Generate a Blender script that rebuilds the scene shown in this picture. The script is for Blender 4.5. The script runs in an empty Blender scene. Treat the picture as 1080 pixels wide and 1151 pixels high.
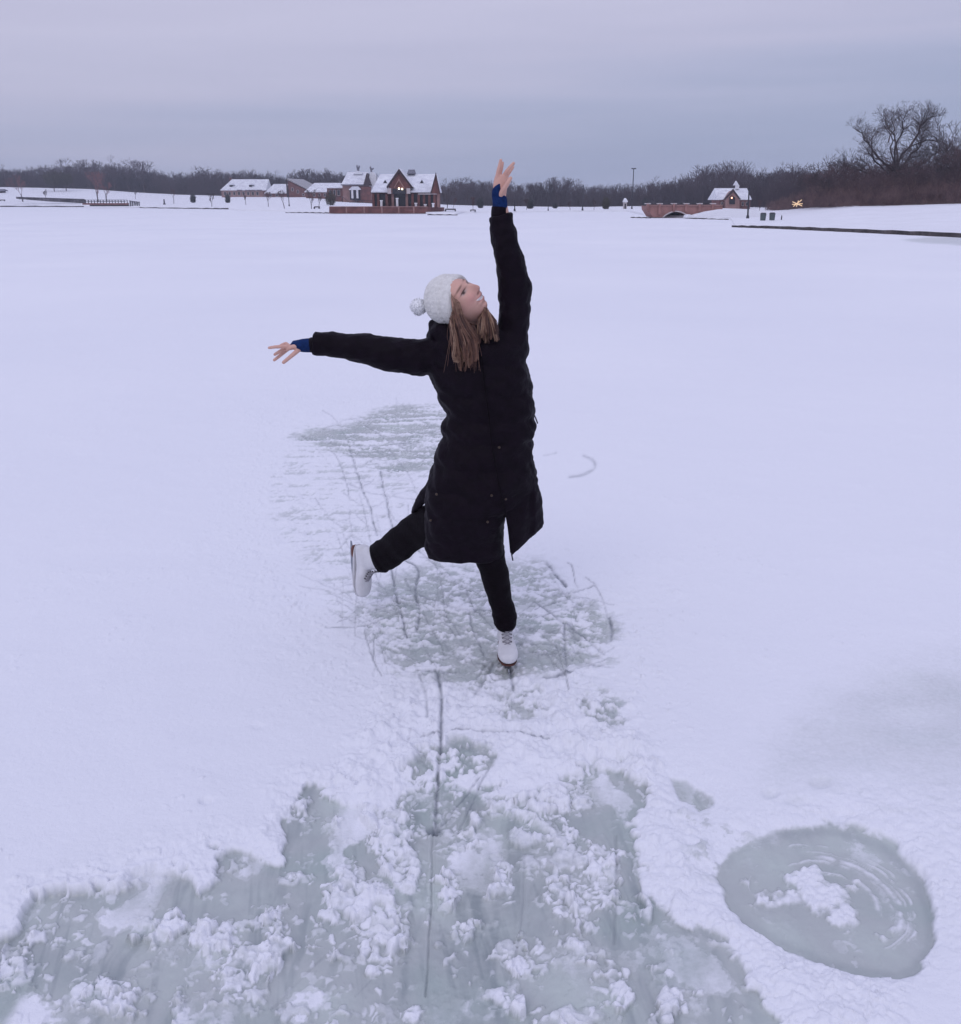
import bpy, math, random
import numpy as np
from mathutils import Vector, Matrix, Quaternion
from mathutils import noise as mnoise
SC = bpy.context.scene
COL = SC.collection
R = math.radians
# ------------------------------------------------------------------ camera
CAMH = 1.95
FPX = 1050.0                       # focal length in photo pixels (1080 wide)
TILT = math.atan(350.5 / FPX)      # the horizon sits 225 px from the top
cam_d = bpy.data.cameras.new('camera')
cam = bpy.data.objects.new('camera', cam_d); COL.objects.link(cam)
cam.location = (0, 0, CAMH); cam.rotation_euler = (math.pi / 2 - TILT, 0, 0)
cam_d.sensor_fit = 'HORIZONTAL'; cam_d.sensor_width = 36.0; cam_d.lens = 36.0 * FPX / 1080.0
cam_d.clip_start = 0.05; cam_d.clip_end = 6000
SC.camera = cam
SC.view_settings.view_transform = 'Standard'; SC.view_settings.look = 'None'
SC.view_settings.gamma = 1; SC.view_settings.exposure = 0
SC.cycles.max_bounces = 8; SC.cycles.diffuse_bounces = 3; SC.cycles.volume_bounces = 0
SC.cycles.caustics_reflective = False; SC.cycles.caustics_refractive = False
# ------------------------------------------------------------------ sky: an overcast winter dusk
W = bpy.data.worlds.new('World'); SC.world = W; W.use_nodes = True
nt = W.node_tree; nt.nodes.clear()
def N(nt, t, **k):
    n = nt.nodes.new(t)
    for a, b in k.items(): setattr(n, a, b)
    return n
out = N(nt, 'ShaderNodeOutputWorld')
sky = N(nt, 'ShaderNodeTexSky', sky_type='NISHITA'); sky.sun_disc = False
SUN_EL, SUN_AZ = R(38), R(200)
sky.sun_elevation = SUN_EL; sky.sun_rotation = SUN_AZ
bg1 = N(nt, 'ShaderNodeBackground'); bg1.inputs[1].default_value = 0.06
nt.links.new(sky.outputs[0], bg1.inputs[0])
tc = N(nt, 'ShaderNodeTexCoord')
sep = N(nt, 'ShaderNodeSeparateXYZ'); nt.links.new(tc.outputs['Generated'], sep.inputs[0])
mp = N(nt, 'ShaderNodeMapping'); mp.inputs['Scale'].default_value = (1.1, 1.1, 17)
nt.links.new(tc.outputs['Generated'], mp.inputs[0])
no = N(nt, 'ShaderNodeTexNoise'); no.inputs['Scale'].default_value = 1.6; no.inputs['Detail'].default_value = 4; no.inputs['Roughness'].default_value = 0.5
nt.links.new(mp.outputs[0], no.inputs[0])
def math_n(nt, op, a, b=None, c=None, clamp=False):
    n = N(nt, 'ShaderNodeMath', operation=op); n.use_clamp = clamp
    for i, v in enumerate((a, b, c)):
        if v is None: continue
        if isinstance(v, (int, float)): n.inputs[i].default_value = v
        else: nt.links.new(v, n.inputs[i])
    return n.outputs[0]
# elevation in 0..1 with a little noise so that the cloud deck shows soft uneven bands
nz = math_n(nt, 'SUBTRACT', no.outputs[0], 0.5)
nz2 = math_n(nt, 'MULTIPLY', nz, 0.17)
side = math_n(nt, 'MULTIPLY', sep.outputs[0], -0.11)
el = math_n(nt, 'ADD', math_n(nt, 'ADD', sep.outputs[2], nz2), side)
rmp = N(nt, 'ShaderNodeValToRGB'); nt.links.new(el, rmp.inputs[0])
def lin(r, g, b):
    f = lambda c: c / 12.92 if c <= 0.04045 else ((c + 0.055) / 1.055) ** 2.4
    return (f(r / 255), f(g / 255), f(b / 255), 1)
cr = rmp.color_ramp
stops = [(0.0, lin(166, 174, 205)), (0.025, lin(162, 171, 202)), (0.05, lin(168, 175, 205)), (0.09, lin(179, 183, 212)),
         (0.14, lin(191, 191, 218)), (0.19, lin(199, 198, 224)), (0.26, lin(193, 192, 219)), (0.6, lin(208, 210, 243)), (1.0, lin(220, 222, 254))]
while len(cr.elements) < len(stops): cr.elements.new(0.5)
for e, (p, c) in zip(cr.elements, stops): e.position = p; e.color = c
bg2 = N(nt, 'ShaderNodeBackground')
# the deck is brighter towards the zenith than at the horizon, as under real overcast
zen = math_n(nt, 'MULTIPLY_ADD', math_n(nt, 'POWER', math_n(nt, 'MAXIMUM', sep.outputs[2], 0.0), 1.3), 0.10, 1.02)
nt.links.new(zen, bg2.inputs[1]); nt.links.new(rmp.outputs[0], bg2.inputs[0])
addn = N(nt, 'ShaderNodeMixShader'); addn.inputs[0].default_value = 0.93   # the deck hides all but a little of the clear sky
nt.links.new(bg1.outputs[0], addn.inputs[1]); nt.links.new(bg2.outputs[0], addn.inputs[2])
nt.links.new(addn.outputs[0], out.inputs[0])
sl = bpy.data.lights.new('sun', 'SUN'); sl.energy = 0.5; sl.angle = R(30); sl.color = (1.0, 0.95, 0.92)
sun = bpy.data.objects.new('sun', sl); COL.objects.link(sun)
sun.rotation_euler = Vector((-math.sin(SUN_AZ) * math.cos(SUN_EL), -math.cos(SUN_AZ) * math.cos(SUN_EL), -math.sin(SUN_EL))).to_track_quat('-Z', 'Y').to_euler()
# ------------------------------------------------------------------ helpers
CT, ST = math.cos(TILT), math.sin(TILT)
def ray(px, py):
    u = (px - 540.0) / FPX; v = (py - 575.5) / FPX
    return Vector((u, CT - v * ST, -ST - v * CT))
def P(px, py, Y):                   # the point seen at a photo pixel at distance Y
    d = ray(px, py); return Vector((0, 0, CAMH)) + d * (Y / d.y)
def G(px, py, z=0.0):               # the ground point seen at a photo pixel
    d = ray(px, py); return Vector((0, 0, CAMH)) + d * ((z - CAMH) / d.z)
def proj(x, y, z):
    dz = z - CAMH
    dep = y * CT - dz * ST; vy = -(y * ST + dz * CT)
    return 540 + FPX * x / dep, 575.5 + FPX * vy / dep
def mesh_obj(name, V, F, mats, parent=None, smooth=False, midx=None):
    me = bpy.data.meshes.new(name)
    V = np.asarray(V, dtype=np.float32).reshape(-1, 3)
    if isinstance(F, np.ndarray):
        k = F.shape[1]; nf = F.shape[0]
        me.vertices.add(len(V)); me.vertices.foreach_set('co', V.ravel())
        me.loops.add(nf * k); me.loops.foreach_set('vertex_index', F.astype(np.int32).ravel())
        me.polygons.add(nf); me.polygons.foreach_set('loop_start', np.arange(0, nf * k, k, dtype=np.int32))
        me.update(calc_edges=True)
    else:
        me.from_pydata([tuple(map(float, v)) for v in V], [], [tuple(map(int, f)) for f in F])
    me.validate()
    if not isinstance(mats, (list, tuple)): mats = [mats]
    for m in mats: me.materials.append(m)
    if smooth: me.polygons.foreach_set('use_smooth', np.ones(len(me.polygons), dtype=bool))
    if midx is not None: me.polygons.foreach_set('material_index', np.asarray(midx, dtype=np.int32))
    o = bpy.data.objects.new(name, me); COL.objects.link(o)
    if parent is not None: o.parent = parent
    return o
def tag(o, label=None, cat=None, group=None, kind=None):
    if label: o['label'] = label
    if cat: o['category'] = cat
    if group: o['group'] = group
    if kind: o['kind'] = kind
    return o
def empty(name, loc=(0, 0, 0), rz=0.0):
    o = bpy.data.objects.new(name, None); COL.objects.link(o)
    o.location = loc; o.rotation_euler = (0, 0, rz); o.empty_display_size = 0.2
    return o
def mat(name, col, rough=0.8, var=0.15, scale=8.0, bump=0.0, bscale=None, spec=0.3, metal=0.0, attr=None, col2=None, sub=0.0, emis=0.0):
    m = bpy.data.materials.new(name); m.use_nodes = True; t = m.node_tree
    b = t.nodes['Principled BSDF']
    b.inputs['Roughness'].default_value = rough; b.inputs['Metallic'].default_value = metal
    b.inputs['Specular IOR Level'].default_value = spec
    co = N(t, 'ShaderNodeTexCoord')
    if attr:
        a = N(t, 'ShaderNodeAttribute', attribute_name=attr); base = a.outputs['Color']
    else: base = None
    n = N(t, 'ShaderNodeTexNoise'); n.inputs['Scale'].default_value = scale; n.inputs['Detail'].default_value = 6
    t.links.new(co.outputs['Object'], n.inputs[0])
    mx = N(t, 'ShaderNodeMix', data_type='RGBA'); mx.blend_type = 'MIX'
    c1 = tuple(col[:3]) + (1,)
    if base is not None:
        mr = N(t, 'ShaderNodeMapRange'); mr.inputs[3].default_value = 1 - var; mr.inputs[4].default_value = 1 + var
        mr.inputs[1].default_value = 0.3; mr.inputs[2].default_value = 0.7
        t.links.new(n.outputs[0], mr.inputs[0])
        vm = N(t, 'ShaderNodeVectorMath', operation='SCALE'); t.links.new(base, vm.inputs[0]); t.links.new(mr.outputs[0], vm.inputs['Scale'])
        t.links.new(vm.outputs[0], b.inputs['Base Color'])
    else:
        c2 = tuple(col2[:3]) + (1,) if col2 else tuple(max(0, c * (1 - 2 * var)) for c in col[:3]) + (1,)
        mx.inputs[6].default_value = c1; mx.inputs[7].default_value = c2
        mr = N(t, 'ShaderNodeMapRange'); mr.inputs[1].default_value = 0.35; mr.inputs[2].default_value = 0.65
        t.links.new(n.outputs[0], mr.inputs[0]); t.links.new(mr.outputs[0], mx.inputs[0])
        t.links.new(mx.outputs[2], b.inputs['Base Color'])
    if bump:
        n2 = N(t, 'ShaderNodeTexNoise'); n2.inputs['Scale'].default_value = bscale or scale * 4; n2.inputs['Detail'].default_value = 5
        t.links.new(co.outputs['Object'], n2.inputs[0])
        bp = N(t, 'ShaderNodeBump'); bp.inputs['Strength'].default_value = bump; bp.inputs['Distance'].default_value = 0.02
        t.links.new(n2.outputs[0], bp.inputs['Height']); t.links.new(bp.outputs[0], b.inputs['Normal'])
    if sub:
        b.inputs['Subsurface Weight'].default_value = sub; b.inputs['Subsurface Radius'].default_value = (0.02, 0.01, 0.006)
        b.inputs['Subsurface Scale'].default_value = 0.3
    if emis:
        b.inputs['Emission Color'].default_value = c1; b.inputs['Emission Strength'].default_value = emis
    return m
# numpy noise ---------------------------------------------------------
def _h(ix, iy, s):
    n = (ix.astype(np.int64) * 374761393 + iy.astype(np.int64) * 668265263 + s * 1442695041) & 0xffffffff
    n = ((n ^ (n >> 13)) * 1274126177) & 0xffffffff
    return ((n ^ (n >> 16)) & 0xffffff) / float(0xffffff)
def vnoise(x, y, s=0):
    ix = np.floor(x); iy = np.floor(y); fx = x - ix; fy = y - iy
    fx = fx * fx * fx * (fx * (fx * 6 - 15) + 10); fy = fy * fy * fy * (fy * (fy * 6 - 15) + 10)
    a = _h(ix, iy, s); b = _h(ix + 1, iy, s); c = _h(ix, iy + 1, s); d = _h(ix + 1, iy + 1, s)
    return (a * (1 - fx) + b * fx) * (1 - fy) + (c * (1 - fx) + d * fx) * fy
def fbm(x, y, oct=4, s=0, gain=0.5):
    t = 0; a = 1; w = 0
    for i in range(oct):
        t = t + a * (vnoise(x, y, s + i * 17) - 0.5) * 2; w += a; a *= gain
        x, y = x * 1.93 * .8 + y * 1.93 * .6, y * 1.93 * .8 - x * 1.93 * .6
    return t / w
def worley(x, y, s=0):
    ix = np.floor(x); iy = np.floor(y); f1 = np.full(x.shape, 9.0); f2 = np.full(x.shape, 9.0); cid = np.zeros(x.shape)
    for dx in (-1, 0, 1):
        for dy in (-1, 0, 1):
            cx = ix + dx; cy = iy + dy
            px = cx + _h(cx, cy, s); py = cy + _h(cx, cy, s + 7)
            d = np.hypot(px - x, py - y)
            near = d < f1
            f2 = np.where(near, f1, np.minimum(f2, d)); cid = np.where(near, _h(cx, cy, s + 13), cid); f1 = np.where(near, d, f1)
    return f1, f2, cid
def sstep(a, b, x):
    t = np.clip((x - a) / (b - a), 0, 1); return t * t * (3 - 2 * t)
def seg_dist(px, py, pts):
    best = np.full(px.shape, 1e9)
    for (x0, y0), (x1, y1) in zip(pts[:-1], pts[1:]):
        dx, dy = x1 - x0, y1 - y0; L = dx * dx + dy * dy + 1e-9
        t = np.clip(((px - x0) * dx + (py - y0) * dy) / L, 0, 1)
        best = np.minimum(best, np.hypot(px - x0 - t * dx, py - y0 - t * dy))
    return best
def poly_sd(px, py, pts):           # signed distance, positive inside
    d = seg_dist(px, py, pts + [pts[0]]); ins = np.zeros(px.shape, bool)
    for (x0, y0), (x1, y1) in zip(pts, pts[1:] + [pts[0]]):
        c = ((y0 > py) != (y1 > py)) & (px < (x1 - x0) * (py - y0) / ((y1 - y0) or 1e-9) + x0)
        ins ^= c
    return np.where(ins, d, -d)
# ------------------------------------------------------------------ the frozen lake: one sheet from the feet to the far shore
def build_lake():
    # rows get denser towards the viewer: an even spacing in view angle
    a0, a1 = math.atan2(CAMH, 0.9), math.atan2(CAMH, 22.0)
    rows = [CAMH / math.tan(a0 + (a1 - a0) * i / 1040.0) for i in range(1041)]
    y = rows[-1]
    while y < 560: y *= 1.045; rows.append(min(y, 570))
    rows = [-40, -8, -1, 0.45] + rows
    rows = np.array(rows)
    ncol = 1240; u = np.linspace(-0.78, 0.78, ncol); 
    wcol = np.concatenate([[-1.25], u, [1.25]])
    half = np.maximum(np.abs(rows), 1.6); half[:3] = (60, 12, 3)
    X = half[:, None] * wcol[None, :]; Y = np.repeat(rows[:, None], len(wcol), 1)
    nr, nc = X.shape
    x = X.ravel(); yy = Y.ravel()
    z = np.zeros(x.shape); snow = np.ones(x.shape); line = np.zeros(x.shape); ice_dark = np.zeros(x.shape)
    # large soft drifts everywhere
    z += 0.012 * fbm(x * .35, yy * .35, 3, 5) * np.clip(30 / np.maximum(yy, 1), 0, 1)
    near = (yy > 0.9) & (yy < 16)
    nx, ny = x[near], yy[near]
    px, py = proj(nx, ny, 0.0)
    # ragged edges: warp the outline by noise
    w1 = fbm(nx * 5, ny * 5, 4, 11); w2 = fbm(nx * 5 + 31, ny * 5, 4, 23)
    wf1 = fbm(nx * 28, ny * 28, 3, 41); wf2 = fbm(nx * 28 + 9, ny * 28, 3, 43)
    amp = np.clip((py - 430) / 500, .15, 1)
    qx = px + (w1 * 22 + wf1 * 6) * amp; qy = py + (w2 * 15 + wf2 * 4) * amp
    fine = fbm(nx * 60, ny * 60, 4, 61); med = fbm(nx * 16, ny * 16, 4, 71); low = fbm(nx * 3, ny * 3, 4, 81)
    f1, f2, cid = worley(nx * 22 + w1 * .6, ny * 22 + w2 * .6, 3)
    g1, g2, gid = worley(nx * 48 + w1, ny * 48 + w2, 9)
    lump = np.clip(1 - f1 * 1.25, 0, 1); lump2 = np.clip(1 - g1 * 1.2, 0, 1)
    h = 0.024 + 0.008 * low + 0.0012 * fine
    h += 0.0025 * med * sstep(-.2, .6, low)
    # --- A: the open slush in front
    A = [(-420, 1500), (-300, 1180), (-120, 1090), (0, 1052), (40, 1018), (100, 1014), (168, 984), (205, 990), (232, 1010), (246, 984), (238, 962), (262, 955), (312, 965),
         (322, 935), (318, 912), (345, 893), (378, 900), (398, 910), (440, 915), (456, 890), (500, 884), (545, 900), (600, 895), (640, 884), (672, 864), (690, 872), (722, 892),
         (716, 915), (706, 935), (706, 968), (738, 1014), (800, 1044), (836, 1088), (880, 1152), (960, 1260), (1080, 1500)]
    sa = poly_sd(qx, qy, A)
    # --- B: the cleared circle
    B = [(806, 990), (818, 962), (836, 948), (870, 936), (915, 930), (960, 936), (1008, 957), (1038, 990), (1051, 1035), (1046, 1066), (1028, 1092), (1004, 1103), (965, 1099), (925, 1088), (882, 1072), (846, 1046), (818, 1020)]
    sb = poly_sd(px + w1 * 7 + wf1 * 2, py + w2 * 6 + wf2 * 1.5, B)
    Cc = [(752, 878), (772, 880), (800, 898), (802, 908), (786, 912), (764, 900)]
    scc = poly_sd(px + wf1 * 3, py + wf2 * 3, Cc)
    p1, p2_, pid = worley(nx * 8 + w1 * .9 + wf1 * .25, ny * 8 + w2 * .9 + wf2 * .25, 101)
    q1, q2, qid = worley(nx * 16 + wf1 * .6, ny * 16 + wf2 * .6, 113)
    t1, t2, tid = worley(nx * 38 + wf1, ny * 38 + wf2, 127)
    pe = sstep(.0, .42, p2_ - p1); qe = sstep(.0, .45, q2 - q1); te = sstep(.0, .45, t2 - t1)
    leftc = sstep(330, 180, px)                                # the left edge is cut cleaner
    jag = ((pid - .5) * 24 * pe * (1 - .75 * leftc) + (qid - .5) * 14 * qe * (1 - .5 * leftc) + (tid - .5) * 4 * te)
    sa = sa + jag * np.exp(-(sa / 40) ** 2)
    ice = np.maximum(np.maximum(sa, sb + (qid - .5) * 5 * qe + (pid - .5) * 6 * pe), scc)
    # rims of piled snow: around A's right side and the circle
    rimA = np.exp(-((sa + 16) / 15) ** 2) * sstep(700, 960, py)
    rimB = np.exp(-((sb + 8) / 9) ** 2)
    band = poly_sd(qx, qy, [(716, 905), (745, 900), (790, 935), (806, 985), (830, 1035), (880, 1080), (960, 1100), (1010, 1115), (1010, 1250), (900, 1170), (850, 1090), (800, 1035), (740, 1000), (715, 960)])
    rb = sstep(-18, 14, band)
    rough = np.clip(rimA * .8 + rb + rimB * .45, 0, 1)
    h += rough * (0.003 + 0.010 * qid * qe + 0.009 * pid * pe + 0.004 * tid * te + .010 * med + 0.0022 * fine)
    edge_ = np.exp(-((ice + 10) / 12) ** 2) * (1 - leftc) * sstep(1200, 700, np.abs(px - 300) + 0 * px); h += edge_ * (.005 * qid * qe + .003 * tid * te + .006 * (pid - .4))
    h *= .50 + .50 * np.maximum(sstep(-2, -34, ice), .6 * leftc) + .12 * med * sstep(-60, 0, ice)
    wall = sstep(-5.0 - 4 * np.clip(w2, -.5, 1), 2.6, ice)                               # 0 = snow field, 1 = slush floor
    # soft overhang shoulder
    h += 0.012 * np.exp(-((ice + 7) / 6) ** 2) * sstep(300, 100, px) * (sa > -40)
    # --- chunks of wet snow standing in the slush
    blobs = [(424, 905, 30, 44, 1.2), (448, 965, 32, 40, 1.1), (412, 1030, 44, 40, 1.05), (520, 880, 30, 22, .8), (598, 935, 30, 20, .7), (655, 1070, 22, 26, .7), (365, 1060, 24, 22, .6), (408, 872, 42, 34, 1.1), (432, 935, 22, 36, 1.15), (385, 1010, 30, 42, .95), (430, 1055, 34, 34, 1.), (455, 988, 28, 28, 1.), (500, 1004, 17, 26, .9),
             (182, 1045, 46, 24, .9), (240, 1060, 50, 28, .85), (270, 1090, 42, 46, .95), (118, 1128, 44, 26, .8), (10, 1100, 34, 28, .75), (50, 1062, 24, 14, .6), (300, 1040, 22, 24, .5),
             (612, 888, 66, 44, 1.25), (560, 868, 50, 26, 1.0), (662, 985, 34, 40, .9), (650, 1020, 26, 44, .7), (604, 1080, 36, 34, .75), (572, 992, 18, 24, .7), (690, 1102, 26, 32, .75),
             (750, 1086, 22, 18, .6), (650, 1140, 44, 18, .8), (770, 1124, 40, 26, .5), (525, 1060, 22, 40, .45), (330, 985, 20, 12, .5), (470, 1140, 24, 18, .6), (570, 1128, 24, 22, .7),
             (485, 850, 44, 24, 1.0), (520, 950, 30, 12, .7), (535, 925, 10, 18, .5), (640, 942, 20, 18, .7), (340, 915, 18, 14, .6), (720, 1030, 16, 22, .45), (380, 925, 16, 12, .35), (200, 1130, 30, 20, .35), (830, 1140, 26, 16, .3)]
    c = np.full(px.shape, -1.0)
    for bx, by, rx, ry, st in blobs:
        d = np.sqrt(((qx - bx) / rx) ** 2 + ((qy - by) / ry) ** 2)
        c = np.maximum(c, np.minimum((1.12 - d), .7) * st)
    streak = fbm(nx * 9, ny * 3.2, 4, 131)                       # slush drawn out towards the viewer
    cd = sstep(-.16, .85, c + .45 * med + .25 * wf1 + .12 * streak)
    Mx = sstep(-8, 8, poly_sd(px + w1 * 20, py + w2 * 12, [(448, 852), (470, 840), (560, 840), (600, 850), (560, 880), (530, 905), (500, 940), (470, 940), (452, 905)]))
    base_d = np.clip(.10 + .34 * streak + .26 * w2, 0, .5) + .42 * Mx
    c = np.where((px > 340) & (px < 520) & (c > 0), c * 1.25 + .05, c)
    lay = []
    for dens_, (idk, ed, f_), hh in ((cd * 1.05 - .06, (pid, pe, p1), .030), (np.maximum(cd * 1.25, base_d * .55) , (qid, qe, q1), .013), (np.maximum(cd * 1.3, base_d * 1.0), (tid, te, t1), .0050)):
        pres = sstep(0, .06, dens_ - idk) * ed
        id2 = (idk * 37.17) % 1.0
        dome = np.sqrt(np.clip(1 - (f_ * 1.05) ** 2, 0.05, 1))
        lay.append((pres, id2, hh * (.35 + .65 * id2) * dome * pres))
    hc = lay[0][2] * (1 + .25 * fine) + lay[1][2] + lay[2][2] + .006 * cd * np.clip(med + .3, 0, 1)
    ch = np.zeros(px.shape)
    for pr, id2, hl in lay: ch = np.maximum(ch, pr * (.40 + .50 * id2))
    ch = np.clip(ch * (.72 + .5 * sstep(.1, .8, cd)) + .10 * fine * (ch > .1), 0, 1)
    # old refrozen plates and trapped bubbles just under the surface
    pn = fbm(nx * 7, ny * 5, 5, 151) + .18 * wf1 + .10 * (qid - .5)
    plate = sstep(.0, .10, pn) * .7 + sstep(.16, .22, pn + .2 * fine) * .6
    plate = np.maximum(plate, (tid > .93) * te * .9)
    sk = fbm(nx * 22 + .6 * w1, ny * 1.6, 4, 171); sk2 = fbm(nx * 45 + ny * 9, ny * 3, 3, 177)
    line += 0
    streak_dark = np.clip(sstep(.05, .6, sk) * .55 + sstep(.2, .6, sk2) * .35 + .35 * sstep(.1, .7, -pn) , 0, 1) * (1 - .8 * plate)
    floor = 0.0012 * fine + .0012 * med + 0.0018 * plate
    hf = floor + hc
    # circle: swirls
    cxg, cyg = G(935, 1012).x, G(935, 1012).y
    rr = np.hypot(nx - cxg, (ny - cyg)); th = np.arctan2(ny - cyg, nx - cxg)
    R0 = 0.28
    arcs = np.zeros(px.shape)
    ra = random.Random(5)
    ringset = [(.225, .006, -1.0, 1.3, 1), (.185, .012, -.9, 1.6, 1), (.165, .006, -.4, 2.2, .8), (.245, .005, .2, 2.4, .7), (.125, .009, -.6, .9, .8), (.205, .004, -1.4, .6, .8)]
    for i in range(16):
        t0 = ra.uniform(-2.2, 2.0); ringset.append((ra.uniform(.08, .255), ra.uniform(.0015, .005), t0, t0 + ra.uniform(.5, 1.4), ra.uniform(.3, .8)))
    for r_, w_, t0, t1, s_ in ringset:
        arcs = np.maximum(arcs, s_ * np.exp(-((rr - r_ - .008 * med) / w_) ** 2) * sstep(t0, t0 + .3, th) * sstep(t1, t1 - .3, th) * sstep(-.35, .2, med + .5 * wf1))
    cb = np.zeros(px.shape)
    for bx, by, rx, ry, st in ((905, 990, 28, 20, .9), (925, 1008, 34, 20, .95), (948, 1030, 20, 20, .9), (880, 1010, 44, 14, .6), (960, 1000, 22, 10, .45), (842, 992, 16, 8, .5), (1000, 1050, 12, 12, .5), (960, 1078, 10, 6, .4)):
        cb = np.maximum(cb, st * (1.1 - np.sqrt(((px + wf1 * 10 - bx) / rx) ** 2 + ((py + wf2 * 7 - by) / ry) ** 2)))
    cbm = sstep(0, .45, cb + .25 * wf1 + .2 * fine - .12)
    inB = sb > 0
    chB = np.clip(cbm + arcs * .8, 0, 1)
    hf = np.where(inB, floor * .8 + 0.011 * cbm * (.5 + lump2) + .005 * arcs, hf)
    sA = np.where(inB, chB * .85, ch)
    sA = np.clip(sA, 0, 1)
    # colour weight of the slush floor
    pl = plate * np.clip(.34 + .60 * streak + .2 * w2, .06, .72) * ~inB + inB * np.clip(.10 + .4 * streak + .3 * w1, 0, .4) * plate
    sl_ = np.clip(np.maximum(sA, pl + .05 * fine), 0, 1)
    hz = h * (1 - wall) + hf * wall
    sn = (1 - wall) + sl_ * wall
    hz += (1 - wall) * (.0022 * fbm(nx * 2.2 + ny * .4, ny * 7, 4, 401) + .004 * sstep(.3, .7, fbm(nx * 1.3, ny * 1.8, 3, 411)) * med + .006 * (gid > .965) * lump2 * sstep(.05, .5, low))
    sn -= (1 - wall) * .07 * sstep(0, .6, fbm(nx * .9, ny * 1.6, 4, 421))
    # --- skated, scraped snow around and behind the figure
    def rgh(poly, soft, s):
        return sstep(-soft, soft, poly_sd(px + w1 * 26 * amp + wf1 * 8, py + w2 * 16 * amp + wf2 * 5, poly))
    C1 = rgh([(396, 700), (430, 660), (470, 640), (540, 640), (600, 632), (650, 668), (690, 704), (676, 742), (640, 762), (590, 768), (560, 790), (520, 778), (470, 772), (430, 748)], 14, 0)
    D1 = rgh([(322, 494), (350, 485), (392, 478), (420, 464), (462, 455), (510, 462), (560, 470), (560, 520), (500, 528), (440, 540), (400, 520), (370, 510)], 7, 0)
    E1 = rgh([(330, 500), (420, 470), (520, 480), (540, 640), (600, 640), (700, 700), (700, 760), (560, 790), (440, 760), (370, 690), (310, 600), (300, 540)], 16, 0)
    F1 = rgh([(380, 860), (420, 790), (480, 765), (640, 770), (700, 800), (740, 870), (700, 880), (560, 850), (420, 880), (330, 905)], 16, 0)
    # shavings: streaks in several directions
    def dirn(ang, k1, k2, s):
        ca, sa_ = math.cos(ang), math.sin(ang)
        return fbm((nx * ca + ny * sa_) * k1, (-nx * sa_ + ny * ca) * k2, 4, s)
    s1 = dirn(.35, 8, 34, 201); s2 = dirn(1.25, 8, 48, 211); s3 = dirn(-.6, 10, 46, 221)
    scr = np.maximum(s1, np.maximum(s2 * .9, s3 * .8))
    scr1 = sstep(.10, .55, scr + .35 * low + .25 * med)
    dark = C1 * sstep(-.40, .30, .7 * low + .7 * s1 + .7 * s3 + .5 * s2 + .6 * med + .5 * fine + .12) * .95
    darkD = D1 * sstep(-.35, .25, 1.0 * dirn(.05, 2.0, 14, 231) + .5 * s3 + .4 * fine + .12) * 1.0
    darkE = E1 * sstep(-.05, .50, dirn(.1, 4, 20, 241) + .5 * s2 + .35 * med + .35 * fine) * .62
    M1 = rgh([(448, 862), (470, 845), (520, 840), (556, 850), (548, 880), (530, 905), (500, 940), (470, 940), (452, 905)], 8, 0)
    M2 = np.maximum(rgh([(560, 785), (600, 780), (615, 800), (590, 812), (562, 806)], 8, 0), rgh([(650, 775), (685, 790), (706, 815), (690, 832), (660, 812)], 8, 0))
    darkM = np.maximum(M1, M2 * .8) * sstep(-.25, .25, .8 * med + .6 * fine + .5 * wf2 + .4 * (qid - .5)) * 1.1
    dk = np.clip(np.maximum(np.maximum(np.maximum(dark, darkD), darkE), darkM), 0, 1)
    rg = np.clip(E1 * .75 + F1 + C1 * .6, 0, 1)
    field = (1 - wall)
    hz -= field * dk * 0.013
    hz += field * rg * (.006 * med + .0055 * lump * (cid > .3) + .004 * scr1 + .002 * fine + .003 * lump2)
    hz += field * F1 * (1 - dk) * (.020 * np.clip(med, -.3, 1) + .008 * qid * qe + .009 * pid * pe + .004 * tid * te)
    sn = sn * (1 - field * dk * .88) - field * F1 * sstep(.12, .5, -med + .3 * wf1) * .18
    # crumbs thrown over the snow beside the scraped track
    tr = np.exp(-np.abs(poly_sd(px, py, [(300, 470), (500, 440), (560, 600), (720, 690), (720, 780), (560, 800), (400, 770), (280, 620)])) / 45)
    hz += field * tr * .008 * lump2 * (gid > .80) + field * tr * .006 * lump * (cid > .86)
    # right-hand granular old snow round the circle, and the dented patches above it
    K = rgh([(860, 905), (940, 885), (1100, 900), (1300, 1000), (1300, 1400), (1100, 1300), (1060, 1050), (1010, 950), (930, 925), (850, 935)], 26, 0)
    hz += field * K * (.006 * fbm(nx * 34, ny * 34, 3, 301) + .004 * lump2)
    sn -= field * K * .16 * sstep(.05, .5, dirn(-.5, 16, 30, 311))
    Lg = rgh([(850, 850), (920, 790), (1020, 735), (1300, 700), (1300, 900), (1080, 905), (950, 885), (860, 890)], 60, 0)
    sn -= field * Lg * (.42 + .12 * low)                                # thin wind-swept snow over ice
    Lh = rgh([(-200, 1020), (0, 1000), (60, 960), (200, 900), (250, 950), (170, 975), (60, 1010), (-200, 1120)], 30, 0)
    sn -= field * Lh * .14
    for ex, ey, rx, ry, dp in ((865, 898, 9, 5, .016), (921, 886, 12, 7, .012), (232, 908, 7, 3.5, .02), (895, 906, 16, 5, .01), (944, 922, 12, 6, .012), (290, 822, 9, 4, .006), (345, 560, 9, 4, .01), (322, 610, 11, 5, .01), (350, 604, 7, 3, .01), (372, 660, 10, 4, .01)):
        e = np.exp(-(((px - ex) / rx) ** 2 + ((py - ey) / ry) ** 2) ** 2)
        hz -= e * dp * field; sn -= e * .14 * field
    Lc = rgh([(745, 925), (800, 915), (850, 935), (830, 960), (815, 1000), (790, 985), (770, 950)], 14, 0)
    sn -= field * Lc * .55 * sstep(-.2, .35, med + .6 * fine + .5 * (tid - .5)); hz -= field * Lc * .006
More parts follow.
